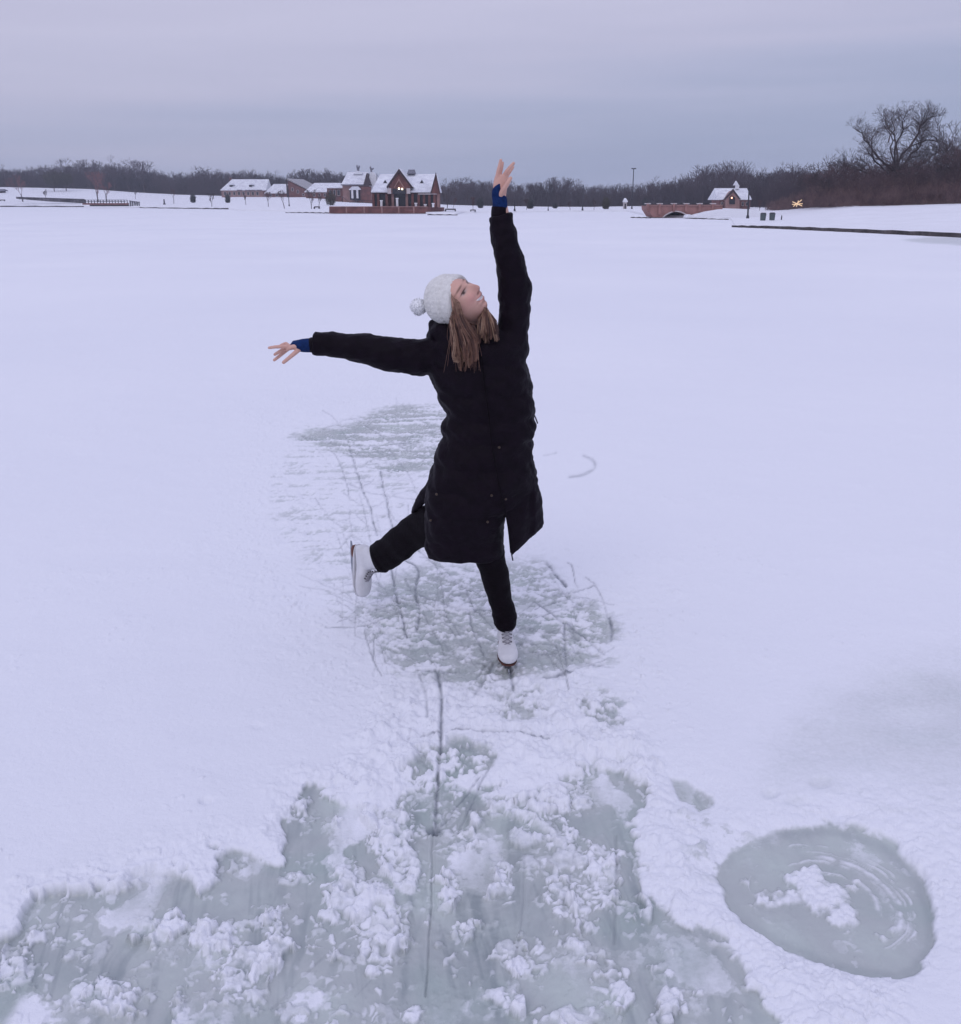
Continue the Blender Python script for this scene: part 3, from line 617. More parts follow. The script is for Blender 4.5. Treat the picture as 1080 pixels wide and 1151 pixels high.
for (a, b), (c_, d) in (((372, 221), (385, 221.3)), ((385, 221.3), (392.8, 227.6)), ((392.8, 227.6), (418, 228)), ((398, 225.2), (418, 225.4))): MB().tube(W3(a, b, Y - 4), W3(c_, d, Y - 4), .06, .06, 5).build('rail', M_steel, t)
for a, b in ((385, 221), (392.8, 227), (399.5, 222.5), (407, 225), (418, 225)): MB().tube(W3(a, b, Y - 4), W3(a, 232.4, Y - 4), .07, .07, 5).build('post', M_steel, t)
# low snowy roofs behind
def lowhouse(name, label, wall, roof, Yb, wm, rm, wins=(), extra=None):
    t = tag(empty(name, (XY((wall[0] + wall[1]) / 2, Yb), Yb, zat(wall[3], Yb))), label, 'building')
    MB().pbox(*wall, Yb, 9).build('wall', wm, t)
    r = MB().roof(*roof, Yb - .6, 10.5).build('roof', rm, t)
    windows(t, wins, Yb)
    return t, r
YB = base_at(272, 221.6).y
t, r = lowhouse('brick_house', 'long brick house with snowy roof and two dark dormers at far left', (249.5, 296.5, 212.8, 224), (247.5, 299, 214.2, 256.5, 298.5, 201.8), YB, M_brickl, M_roofsnow, [(252 + 5.2 * i, 255 + 5.2 * i, 215.6, 219.6) for i in range(8)])
for a in (260.8, 282.6): sub(MB().pbox(a - 1.6, a + 1.6, 207.8, 210.6, YB + .9, 3), 'dormer', M_opening, r, t); sub(MB().prism([(a - 2.6, 207.9), (a, 205.8), (a + 2.6, 207.9)], YB + .6, 3.4), 'dormer_roof', M_roofsnow, r, t)
for a, b, d in ((267, 211.5, 273), (276, 208.5, 288), (289, 210, 295)): sub(MB().prism([(a, b + 2), (a + 3, b - 4.5), (d, b - 5), (d - 1.5, b + 2)], YB + .15, .2) if 0 else MB().pbox(a, d, 213.4, 214.2, YB - .85, .2), 'gutter', M_slate, r, t)
MB().pbox(260.0, 262.0, 199.9, 204, YB + 5, 1).build('chimney', M_brick, t)
YB = base_at(315, 222).y + 6
lowhouse('low_house', 'low building under a smooth snowy roof between the long brick house and the sloped roof', (300, 334, 216, 224), (297, 336, 217.6, 304, 328, 207.2), YB, M_brick, M_roofsnow, [(303, 306, 218.2, 221), (310, 313, 218.2, 221)])
YB = base_at(336, 222).y + 3
t = tag(empty('gabled_house', (XY(336, YB), YB, zat(223, YB))), 'brick house with one long bare grey roof slope and snowy ground before it', 'building')
MB().prism([(323.5, 203), (350, 216.5), (350, 224), (323.5, 224)], YB, 8).build('wall', M_brick, t)
MB().add([W3(321.5, 201.3, YB - .5), W3(352.5, 216.6, YB - .5), W3(352.5, 215.6, YB - .5), W3(323, 200.6, YB - .5), W3(341, 202.4, YB + 12), W3(356, 210, YB + 12), W3(356, 209.2, YB + 12), W3(341, 201.6, YB + 12)],
         [(0, 1, 2, 3), (3, 2, 6, 7), (4, 7, 6, 5), (0, 4, 5, 1), (1, 5, 6, 2), (0, 3, 7, 4)]).build('roof', mat('bare_roof', (.42, .41, .42), .8, .1, 1), t)
MB().pbox(322.6, 324.0, 201, 224, YB - .35, .3).build('corner_post', M_darkwood, t)
windows(t, [(328, 330.5, 211, 215), (334, 336.5, 213.5, 217.5), (340, 342.5, 217.4, 220)], YB)
YB = base_at(362, 224).y + 8
lowhouse('low_house', 'low wide building under a rounded snowy roof left of the lodge', (344, 384, 214.5, 227), (342, 386, 216.2, 350, 380, 206.0), YB, M_brick, M_roofsnow, [(352 + 6 * i, 354.6 + 6 * i, 217.4, 221) for i in range(5)])
# gatehouse
YG = base_at(828, 234.6).y + 2
t = tag(empty('gatehouse', (XY(826, YG), YG, zat(235, YG))), 'small brick gatehouse with snowy roof, cupola and a lit front gable', 'building')
MB().pbox(808, 843.5, 223.4, 236, YG, 6).build('wall', M_brick, t)
r = MB().roof(806, 844.5, 224.8, 808.3, 845.5, 212.4, YG - .5, 8).build('roof', M_roofsnow, t)
g = MB().prism([(815.6, 236), (815.6, 222.5), (824.2, 214.5), (831, 222.5), (831, 236)], YG - 1.2, 3).build('front_gable', M_brickl, t)
sub(MB().prism([(813, 224.6), (824.2, 212.4), (833, 224.4), (831.4, 224.4), (824.2, 215.6), (814.8, 224.6)], YG - 1.5, .5), 'barge_board', M_darkwood, g, t)
sub(MB().prism([(819.6, 229.6), (819.6, 222), (822.4, 219.6), (826, 222), (826, 229.6)], YG - 1.3, .15), 'window', M_opening, g, t)
MB().tube(W3(822.4, 221.6, YG - 1.5), W3(822.4, 223.2, YG - 1.5), .13, .13).build('lantern', mat('lit_bulb_red', (1, .42, .28), .5, 0, 1, emis=4), t)
c = MB().pbox(825.8, 829.6, 208.2, 212.8, YG + 2.6, .6).build('cupola', M_white, t)
sub(MB().prism([(824.8, 208.4), (827.7, 203.4), (830.6, 208.4)], YG + 2.5, .8), 'cupola_roof', M_roofsnow, c, t)
windows(t, [(834, 836.5, 227, 231.5), (838.5, 841, 227, 231.5), (810.6, 813, 227, 231.5)], YG)
# bridge
YR = CAMH * KPX / (244.2 - 225)
t = tag(empty('brick_bridge', (XY(764, YR), YR, 0)), 'low red brick bridge with one flat arch over the inlet', 'bridge')
arch = [(746 + 28 * i / 12, 244.4 - 6.2 * math.sin(math.pi * i / 12) ** .8) for i in range(13)]
MB().prism([(728, 231.4), (728.5, 236), (734, 244.4)] + arch + [(784, 244.4), (812, 240), (812, 231.4)], YR, 4.5).build('span', M_bridge, t)
outer = [(744.2 + 31.6 * i / 12, 244.5 - 7.6 * math.sin(math.pi * i / 12) ** .8) for i in range(13)]
MB().prism(outer + arch[::-1], YR - .1, .3).build('arch_ring', M_stone, t)
MB().prism([(745.5, 244.6)] + [(x, y + .2) for x, y in arch] + [(774.5, 244.6)], YR + 3.8, .4).build('arch_shadow_side', M_opening, t).name = 'arch_shade_panel'  # dark sheet painting the shade under the arch
MB().pbox(727, 813, 230.2, 231.6, YR - .15, .4).build('coping', M_brickl, t)
for a in (728.5, 742, 758, 772, 787, 802):
    q = MB().pbox(a - 1.3, a + 1.3, 229.4, 241 if 735 < a < 744 else 238, YR - .25, .5).build('pier', M_bridge, t)
    sub(MB().pbox(a - 3.2, a + 3.2, 228.4, 229.6, YR - .2, .5), 'pier_cap', M_stone, q, t)
for a, b in ((730, 739), (745, 755), (761, 769), (775, 784), (790, 799)): MB().pbox(a, b, 229.2, 230.3, YR + .05, .1).build('railing', M_steel, t)
o = MB().prism([(777, 244.8), (786, 241.5), (800, 238), (815, 235.6), (838, 235), (850, 236), (870, 240), (868, 245), (850, 246.2), (815, 245.9)], YR - 3.5, 12).build('snow_slope', M_snow); tag(o, kind='structure')
o = MB().prism([(771.5, 244.9), (773, 242.2), (776, 241.2), (780, 243), (781, 244.9)], YR - 3.7, 2).build('snow_mound', M_snow); tag(o, kind='structure')
# boardwalk at the left
YW = base_at(60, 229).y
t = tag(empty('boardwalk', (XY(60, YW), YW, land_z(60, YW))), 'long dark boardwalk with railing along the left shore', 'boardwalk')
MB().prism([(18, 221.8), (55, 223.0), (95, 224.4), (95, 228.4), (55, 226.6), (18, 223.4)], YW, 1.2).build('side_panel', mat('weathered_wood', (.17, .15, .17), .85, .4, .35), t)
MB().prism([(18, 221.2), (55, 222.4), (95, 223.7), (95, 224.3), (55, 223.0), (18, 221.7)], YW - .1, .15).build('handrail', M_steel, t)
for i in range(18): a = 22 + i * 4.2; MB().pbox(a, a + .5, 221.6 + (a - 18) * .034, 224 + (a - 18) * .062, YW - .15, .2).build('post', M_steel, t)
YW2 = CAMH * KPX / (233.4 - 225) - 1.5
t = tag(empty('lake_deck', (XY(118, YW2), YW2, 0.0)), 'reddish wooden deck with dark railing at the end of the boardwalk', 'deck')
MB().pbox(92, 143, 228.4, 230.2, YW2, 5).build('deck_floor', mat('red_deck', (.26, .12, .11), .8, .2, 1), t)
MB().pbox(100, 143, 230.1, 231.9, YW2 + .4, 4).build('deck_base', M_wall, t)
MB().pbox(92, 143, 224.6, 225.1, YW2 - .1, .15).build('handrail', M_steel, t)
for i in range(16): a = 92 + i * 3.35; MB().pbox(a, a + .6, 224.8, 228.5, YW2 - .1, .2).build('post', M_steel, t)
MB().pbox(95, 141, 226.2, 226.8, YW2 - .05, .1).build('mid_rail', M_steel, t)
t = tag(empty('steps_railing', (XY(151, YW2), YW2, 0)), 'white fenced steps at the right end of the lake deck', 'railing')
MB().prism([(145, 225.6), (156.5, 227.4), (156.5, 231.6), (145, 231.2)], YW2 + .3, .4).build('panel', M_snow, t)
for i in range(5): a = 145.6 + i * 2.5; MB().pbox(a, a + .7, 226 + .15 * i, 231.4, YW2, .2).build('baluster', M_steel, t)
MB().prism([(144.6, 225.3), (157, 227.1), (157, 227.7), (144.6, 225.9)], YW2 - .1, .2).build('handrail', M_steel, t)
# lamps, poles, bins, benches
def pole(px, pt, pb, label, name='pole', cat='pole', r=.09, head=False, Y=None):
    t = pixthing(name, px, pb, label, cat, Y=Y); L = t.location; h = (pb - pt) * L.y / KPX; rr = max(r, .38 * L.y / KPX)
    MB().tube(L, L + Vector((0, 0, h)), rr * 1.1, rr * .8).build('shaft', M_steel, t)
    MB().tube(L, L + Vector((0, 0, .35)), rr * 2, rr * 1.5).build('base', M_steel, t)
    if head:
        k = L.y / KPX
        for s in (-1, 1): MB().tube(L + Vector((s * .4 * k, 0, h)), L + Vector((s * 2.6 * k, 0, h + .2 * k)), .7 * k, .55 * k).build('lamp_head', M_steel, t)
    return t
pole(710.5, 191.8, 234.4, 'tall dark double-headed street lamp left of the brick bridge', 'street_lamp', 'street lamp', .1, True)
pole(324.6, 209.5, 231.5, 'dark lamp post in front of the bare grey roof', 'lamp_post', 'lamp post', .08)
pole(842, 213, 246, 'thin leaning dark pole in front of the gatehouse', Y=CAMH * KPX / 21.0).rotation_euler = (0, R(-2), 0)
pole(655, 209, 236.3, 'slim tall dark pole on the far shore, right of the raised hand')
pole(578.5, 227, 236.8, 'short dark pole just right of the raised forearm')
pole(616.3, 231.5, 237.6, 'very thin short stake on the far shore in the middle', r=.04)
pole(184.3, 224, 229.8, 'stubby dark post standing in the left snow field', r=.2)
pole(880.3, 241, 246.2, 'short pale stake right of the two bins', r=.03)
for px_, pt, pb, lb in ((859.3, 238.2, 246.9, 'left one of two grey green litter bins on the right bank'), (869.6, 238.0, 246.6, 'right one of two grey green litter bins on the right bank')):
    t = pixthing('litter_bin', px_, pb, lb, 'litter bin', group='litter bins on the right bank'); L = t.location; k = L.y / KPX
    MB().tube(L, L + Vector((0, 0, 7.2 * k)), 2.9 * k, 3.4 * k, 14).build('body', M_binm, t)
    MB().tube(L + Vector((0, 0, 7.2 * k)), L + Vector((0, 0, 8.4 * k)), 3.6 * k, 2.2 * k, 14).build('lid', M_steel, t)
    MB().tube(L + Vector((0, 0, 8.4 * k)), L + Vector((0, 0, 8.9 * k)), 2.3 * k, 1.4 * k, 14).build('snow_cap', M_snow, t)
def bench(p0, p1, pt, pb, label):
    t = pixthing('park_bench', (p0 + p1) / 2, pb, label, 'bench', group='dark benches along the shore'); Y = t.location.y; k = Y / KPX
    MB().box(XY(p0, Y), XY(p1, Y), Y, Y + .5, zat(pb, Y) + .45 * (pb - pt) * k, zat(pb, Y) + .6 * (pb - pt) * k).build('seat', M_darkwood, t)
    MB().box(XY(p0, Y), XY(p1, Y), Y + .5, Y + .6, zat(pb, Y) + .6 * (pb - pt) * k, zat(pt, Y)).build('backrest', M_darkwood, t)
    for p in (p0 + .5, p1 - .5): MB().box(XY(p, Y) - .1, XY(p, Y) + .1, Y + .02, Y + .58, zat(pb, Y) - .05, zat(pb, Y) + .46 * (pb - pt) * k).build('leg', M_steel, t)
bench(500, 512, 234.6, 237.2, 'widest dark bench, on the snow right of the pavilion')
bench(528.5, 534.5, 235.6, 237.4, 'small dark bench left of the raised forearm')
bench(-1, 5, 224.4, 226.2, 'low dark bench at the left picture edge')
bench(352, 358.5, 232.0, 234.4, 'dark bench left of the brick platform beside a reddish sapling')
t = pixthing('dark_shed', 1, 217.5, 'small dark shed at the far left edge under the trees', 'shed'); Y = t.location.y
MB().pbox(-6, 3.6, 214.6, 218, Y, 3).build('wall', M_darkwood, t); MB().roof(-7, 4.4, 214.8, -5, 2.6, 213, Y - .2, 3.5).build('roof', M_slate, t)
t = pixthing('park_kiosk', 703, 234.4, 'tiny pale kiosk left of the tall street lamp', 'kiosk'); Y = t.location.y
MB().pbox(701.3, 704.8, 227.2, 234.8, Y, 1).build('wall', M_stone, t); MB().roof(700.6, 705.6, 227.4, 702, 704, 223.8, Y - .1, 1.3).build('roof', M_roofsnow, t); MB().pbox(702.2, 703.8, 229, 234.7, Y - .06, .1).build('door', M_opening, t)
# lit star
t = pixthing('lit_star', 896, 233.2, 'glowing yellow star decoration of crossed strips at the edge of the thicket', 'decoration', Y=122); Y = t.location.y - .4
for (a, b), (c_, d) in (((890.6, 226.8), (901.4, 231.6)), ((891.5, 232.2), (901.2, 224.6)), ((890.2, 229.8), (902, 229.0)), ((895, 232.4), (897.4, 225.6))):
    MB().tube(W3(a, b, Y), W3(c_, d, Y), .05, .05, 6).build('strip', M_star, t)
MB().tube(W3(896, 232.6, Y + .1), W3(896, 229, Y + .1), .04, .04, 6).build('stake', M_steel, t)
# ------------------------------------------------------------------ bare trees
def grow(rs, p, d, L, r, depth, out, minr, spread=.5, up=.18, kids=(2, 3), lr=.74):
    n = 2 if depth > 2 else 1
    q = p; dd = d
    for i in range(n):
        dd = (dd + Vector((rs.gauss(0, .10), rs.gauss(0, .10), rs.gauss(0, .06) + up * .3))).normalized()
        e = q + dd * (L / n); r1 = max(r * (.86 if n == 2 else .7), minr)
        out.append((q.x, q.y, q.z, e.x, e.y, e.z, max(r, minr), r1)); q = e; r = r1
        if depth >= 2 and i == 0 and rs.random() < .7:
            s = (dd + Vector((rs.uniform(-1, 1), rs.uniform(-1, 1), rs.uniform(-.2, .5))) * .8).normalized()
            grow(rs, q, s, L * .55, r * .5, depth - 2, out, minr, spread, up, kids, lr)
    if depth <= 0: return
    k = rs.randint(*kids)
    ax = dd.orthogonal().normalized(); a0 = rs.uniform(0, 6.28)
    for i in range(k):
        a = a0 + i * 6.283 / k + rs.uniform(-.5, .5); s = spread * rs.uniform(.6, 1.35)
        o_ = (Quaternion(dd, a) @ ax)
        nd = (dd * math.cos(s) + o_ * math.sin(s) + Vector((0, 0, up))).normalized()
        grow(rs, q, nd, L * lr * rs.uniform(.75, 1.2), r * .68, depth - 1, out, minr, spread, up, kids, lr)
def seg_mesh(S, sides=3):
    S = np.asarray(S); a = S[:, 0:3]; b = S[:, 3:6]; d = b - a; d /= np.linalg.norm(d, axis=1, keepdims=True) + 1e-9
    ref = np.where(np.abs(d[:, 2:3]) > .9, np.array([[1., 0, 0]]), np.array([[0, 0, 1.]])); u = np.cross(d, ref); u /= np.linalg.norm(u, axis=1, keepdims=True) + 1e-9; w = np.cross(d, u)
    ang = np.arange(sides) * 2 * math.pi / sides
    off = u[:, None, :] * np.cos(ang)[None, :, None] + w[:, None, :] * np.sin(ang)[None, :, None]
    V = np.concatenate([a[:, None] + off * S[:, 6][:, None, None], b[:, None] + off * S[:, 7][:, None, None]], 1).reshape(-1, 3)
    base = (np.arange(len(S)) * 2 * sides)[:, None, None]; i = np.arange(sides)
    f = np.stack([i, (i + 1) % sides, (i + 1) % sides + sides, i + sides], -1)[None]
    return V, (f + base).reshape(-1, 4)
def tree_segs(seed, depth=6, spread=.48, up=.15, minr=.0016, trunk=.22, kids=(2, 3), lr=.74, r0=.020):
    rs = random.Random(seed); out = []
    grow(rs, Vector((0, 0, 0)), Vector((0, 0, 1)), trunk, r0, depth, out, minr, spread, up, kids, lr)
    S = np.array(out); h = S[:, 5].max(); S[:, :6] /= h; return S
def bramble(rs, n, w, d, h, L, r, hole=0):
    q = np.random.RandomState(rs); a = q.uniform(-1, 1, (n, 3)); a[:, 2] = q.uniform(0, 1, n) ** 1.3
    top = 1 - .35 * np.abs(a[:, 0]) ** 2 ; a[:, 2] *= top * (1 + .25 * np.sin(a[:, 0] * 9 + rs) + .12 * np.sin(a[:, 0] * 31))
    p = a * np.array([w / 2, d / 2, h]); dr = q.normal(0, .55, (n, 3)); dr[:, 2] = np.abs(dr[:, 2]) + .7
    dr /= np.linalg.norm(dr, axis=1, keepdims=True); ln_ = L * q.uniform(.4, 1.3, n)[:, None]
    return np.concatenate([p, p + dr * ln_, np.full((n, 1), r), np.full((n, 1), r * .5)], 1)
def xf(S, loc, s, rz):
    c, n = math.cos(rz), math.sin(rz); S = S.copy()
    for k in (0, 3):
        x = S[:, k] * c - S[:, k + 1] * n; y_ = S[:, k] * n + S[:, k + 1] * c
        S[:, k] = x * s + loc[0]; S[:, k + 1] = y_ * s + loc[1]; S[:, k + 2] = S[:, k + 2] * s + loc[2]
    S[:, 6:8] *= s; return S
TOPS = [(-900, 178), (-200, 184), (0, 190), (30, 187), (64, 186), (72, 184), (110, 184), (145, 184), (158, 187), (175, 190), (200, 193), (240, 190), (280, 190), (320, 195), (370, 190), (400, 196), (440, 200), (500, 205), (514, 200), (540, 201), (580, 206), (620, 203), (635, 201), (660, 208), (700, 207), (735, 204),
        (760, 199), (790, 190), (810, 187), (830, 188), (850, 192), (870, 187), (895, 186), (915, 190), (935, 184), (1000, 180), (1080, 170), (1900, 160)]
def far_wood():
    rs = random.Random(7); TS = [tree_segs(100 + i, 5, .42 + .05 * (i % 3), .2, .0030, .26, (2, 3), .76) for i in range(7)]
    for bname, p0, p1, step, lbl in (('far_wood', -420, 925, 4.6, 0),):
        out = []
        p = p0
        while p < p1:
            Dr = interp(RIDD, p)
            for row in range(2):
                Y = Dr + rs.uniform(6, 22) + row * 22; pp = p + rs.uniform(-3, 3)
                top = interp(TOPS, pp) + rs.uniform(-1.5, 5.5) + row * -.5; z0 = land_z(pp, Y) - .3
                h = zat(top, Y) - z0
                out.append(xf(TS[rs.randrange(7)], (XY(pp, Y), Y, z0), h, rs.uniform(0, 6.28)))
            p += step * rs.uniform(.8, 1.2)
        # tangled undergrowth
        p = p0
        while p < p1:
            Dr = interp(RIDD, p); Y = Dr + 12; z0 = land_z(p, Y) - .3; h = (zat(interp(TOPS, p), Y) - z0) * .62; w_ = 16 * Y / KPX
            out.append(bramble(rs.randrange(9999), 2000, w_ * 2.2, 14, h, h * .28, .00018 * Y, 0) + np.array([XY(p, Y), Y, z0, XY(p, Y), Y, z0, 0, 0]))
            p += 16
        V, F = seg_mesh(np.concatenate(out)); o = mesh_obj(bname, V, F, M_barkfar); tag(o, kind='stuff', label='hazy mass of bare winter woodland along the far shore', cat='woodland')
far_wood()
def tree(name, px, pt, pb, label, m, group, S, crown=None, sx=1.0, rz=0., Y=None, thick=1.0):
    t = pixthing(name, px, pb, label, 'tree', group=group, Y=Y); L = t.location; k = L.y / KPX; h = (pb - pt) * k
    S = S.copy(); nb = max(1, int((S[:, 6] > S[:, 6].max() * .45).sum()))
    A = xf(S, (0, 0, -.05), h, rz); A[:, 0] *= sx; A[:, 3] *= sx; A[:, 6:8] *= thick
    big = A[:, 6] > A[:, 6].max() * .45
    ends = {tuple(np.round(A[0, :3], 4))}                      # the trunk: only what hangs together from the root
    for i_ in range(len(A)):
        if big[i_] and tuple(np.round(A[i_, :3], 4)) in ends: ends.add(tuple(np.round(A[i_, 3:6], 4)))
        else: big[i_] = False
    mn = (.15 if name == 'thicket_tree' else .12) * k; A[:, 6:8] = np.maximum(A[:, 6:8], mn)
    V, F = seg_mesh(A[big], 6); mesh_obj('trunk', V, F, M_bark, t); V, F = seg_mesh(A[~big], 3); mesh_obj('crown', V, F, m, t)
    return t
TA = [tree_segs(300 + i, 6, .46, .12, .0022, .2, (2, 3), .76) for i in range(5)]
TSm = [tree_segs(400 + i, 5, .40, .30, .004, .34, (2, 3), .72) for i in range(4)]
TW = [tree_segs(500 + i, 6, .62, .06, .0020, .17, (2, 3), .78) for i in range(3)]
GB = 'bare trees standing above the far wood'
for i, (px_, pt, lb) in enumerate(((84, 178.5, 'tall round bare tree leftmost above the left wood'), (104, 181, 'slender bare tree between the two tall round ones above the left wood'), (131, 176.5, 'tallest bare tree above the left wood, over the lake deck'), (147, 179, 'bare tree right beside the tallest one above the left wood'), (163, 182, 'lower spreading bare tree right of the tall group at the left'), (6, 186, 'bare tree top at the far left edge'), (226, 187, 'thin bare tree rising above the wood left of the long brick house'),
        (343, 191, 'bare tree above the sloped grey roof'), (372, 190, 'bare tree behind the low buildings left of the lodge'), (527, 198.5, 'round bare tree just left of the raised hand'), (628, 200, 'round bare tree midway between the raised hand and the lamp'), (735, 199, 'bare tree above the left end of the bridge'), (806, 183, 'tall bare tree behind the gatehouse, left of its cupola'), (822, 182.5, 'tall bare tree behind the gatehouse cupola'), (873, 184, 'tall bare tree above the litter bins'), (892, 183, 'bare tree above the glowing star'), (790, 187, 'bare tree behind the right end of the bridge'))):
    Y = interp(RIDD, px_) + 4; pb = 225 - (land_z(px_, Y) - CAMH) * KPX / Y
    tree('bare_tree', px_, pt, pb, lb, M_barkfar, GB, (TW if i % 3 == 0 else TA)[i % 3], rz=i * 1.3, Y=Y, sx=1.15)
GS = 'saplings along the shore'
for i, (px_, pt, pb, lb, m) in enumerate(((25.5, 197, 227, 'thin pinkish tree left of the boardwalk', M_pink), (110.3, 194, 227, 'left of the two pink trees by the lake deck', M_pink), (120, 196, 227, 'right of the two pink trees by the lake deck', M_pink), (52, 213, 225, 'tiny sapling behind the boardwalk', M_bark),
        (152.5, 212, 224, 'small bare tree above the steps of the lake deck', M_bark), (195, 213, 229, 'brown small tree right of the stubby post', M_red), (237.5, 217, 232, 'bare sapling left of the long brick house', M_bark), (276, 217, 230, 'thin sapling before the long brick house', M_red), (301, 214, 232, 'reddish sapling at the right end of the long brick house', M_red), (319, 214, 234, 'slim sapling left of the dark lamp post', M_bark), (349.5, 213, 234.4, 'dark sapling below the bare grey roof', M_bark), (358, 217, 233, 'reddish sapling left of the brick platform', M_red),
        (502.5, 209, 233.6, 'tall slim sapling at the right end of the pavilion', M_bark), (509, 222, 236, 'reddish low sapling behind the widest bench', M_red), (531.7, 221, 236.6, 'reddish sapling above the small bench', M_red), (641, 224, 236, 'small bare sapling left of the slim tall pole', M_bark), (763, 221, 231.5, 'small bare tree behind the middle of the bridge', M_bark), (800, 220, 233, 'reddish small tree left of the gatehouse', M_red), (854.5, 224, 236.5, 'reddish bush-like tree right of the gatehouse', M_red), (668, 222, 235.5, 'bare sapling right of the slim tall pole', M_bark), (592, 222, 235.5, 'thin sapling beside the round evergreen', M_bark))):
    tree('sapling', px_, pt, pb, lb, m, GS, TSm[i % 4] if pb - pt < 24 else TA[i % 5], rz=i * 2.1, sx=1.0, thick=1.1)
def shrub(name, px, w, pt, pb, label, m, group, n=900, Y=None, trunk=0, cat='shrub', dens=.13, Lf=.25):
    t = pixthing(name, px, pb, label, cat, group=group, Y=Y); k = t.location.y / KPX; H = (pb - pt) * k; w *= .78; S = bramble(int(px * 7), n // 2, w * k, w * k * .8, H * (1 - trunk), H * Lf, dens * k)
    S[:, 2] += H * trunk; S[:, 5] += H * trunk
    # round it off
    c = H * (trunk + (1 - trunk) * .5); big_ = None; q = ((S[:, 0] / (w * k / 2)) ** 2 + ((S[:, 2] - c) / (H * (1 - trunk) * .52)) ** 2 + (S[:, 1] / (w * k * .4)) ** 2) < 1.0 if trunk else (((S[:, 0] / (w * k / 2)) ** 2 + ((S[:, 2] - H * .42) / (H * .56)) ** 2) < 1 + .25 * np.sin(S[:, 2] * 23 + S[:, 0] * 17))
    V, F = seg_mesh(S[q]); mesh_obj('foliage', V, F, m, t)
    if trunk or True:
        ts = np.array([[dx * w * k * .1, 0, -.05, dx * w * k * .3, 0, H * max(trunk + .25, .5), .5 * k, .25 * k] for dx in (0,)]); V, F = seg_mesh(ts, 6); mesh_obj('stem', V, F, M_bark, t)
    return t
GE = 'evergreens and shrubs on the shore'
shrub('olive_tree', 62.5, 26, 196.5, 216, 'left of the two broad olive-coloured trees behind the boardwalk', M_olive, GE, 2400, trunk=.3, cat='tree', dens=.22)
shrub('olive_tree', 76, 24, 197, 215.6, 'right of the two broad olive-coloured trees behind the boardwalk', M_olive, GE, 2200, trunk=.3, cat='tree', dens=.22)
for px_, w, a, b, lb, m in ((217, 7, 219, 227.8, 'dark small evergreen in the left snow field', M_ever), (256, 6, 219, 228, 'dark narrow evergreen before the long brick house', M_ever), (371.5, 13, 216, 230.6, 'brown bush at the left end of the brick platform', M_olive), (540, 8, 223.6, 233.6, 'dark evergreen left of the raised wrist', M_ever), (596, 9, 224.5, 234.4, 'round grey green evergreen right of the raised forearm', M_ever), (624, 7, 228.6, 233.8, 'low dark shrub in the middle of the far shore', M_ever), (681, 10, 222, 234.6, 'broad dark evergreen left of the pale kiosk', M_olive), (725, 7, 223.5, 232.5, 'dark shrub at the left end of the bridge', M_ever)):
    shrub('evergreen_shrub', px_, w, a, b, lb, m, GE, 1100, dens=.2)
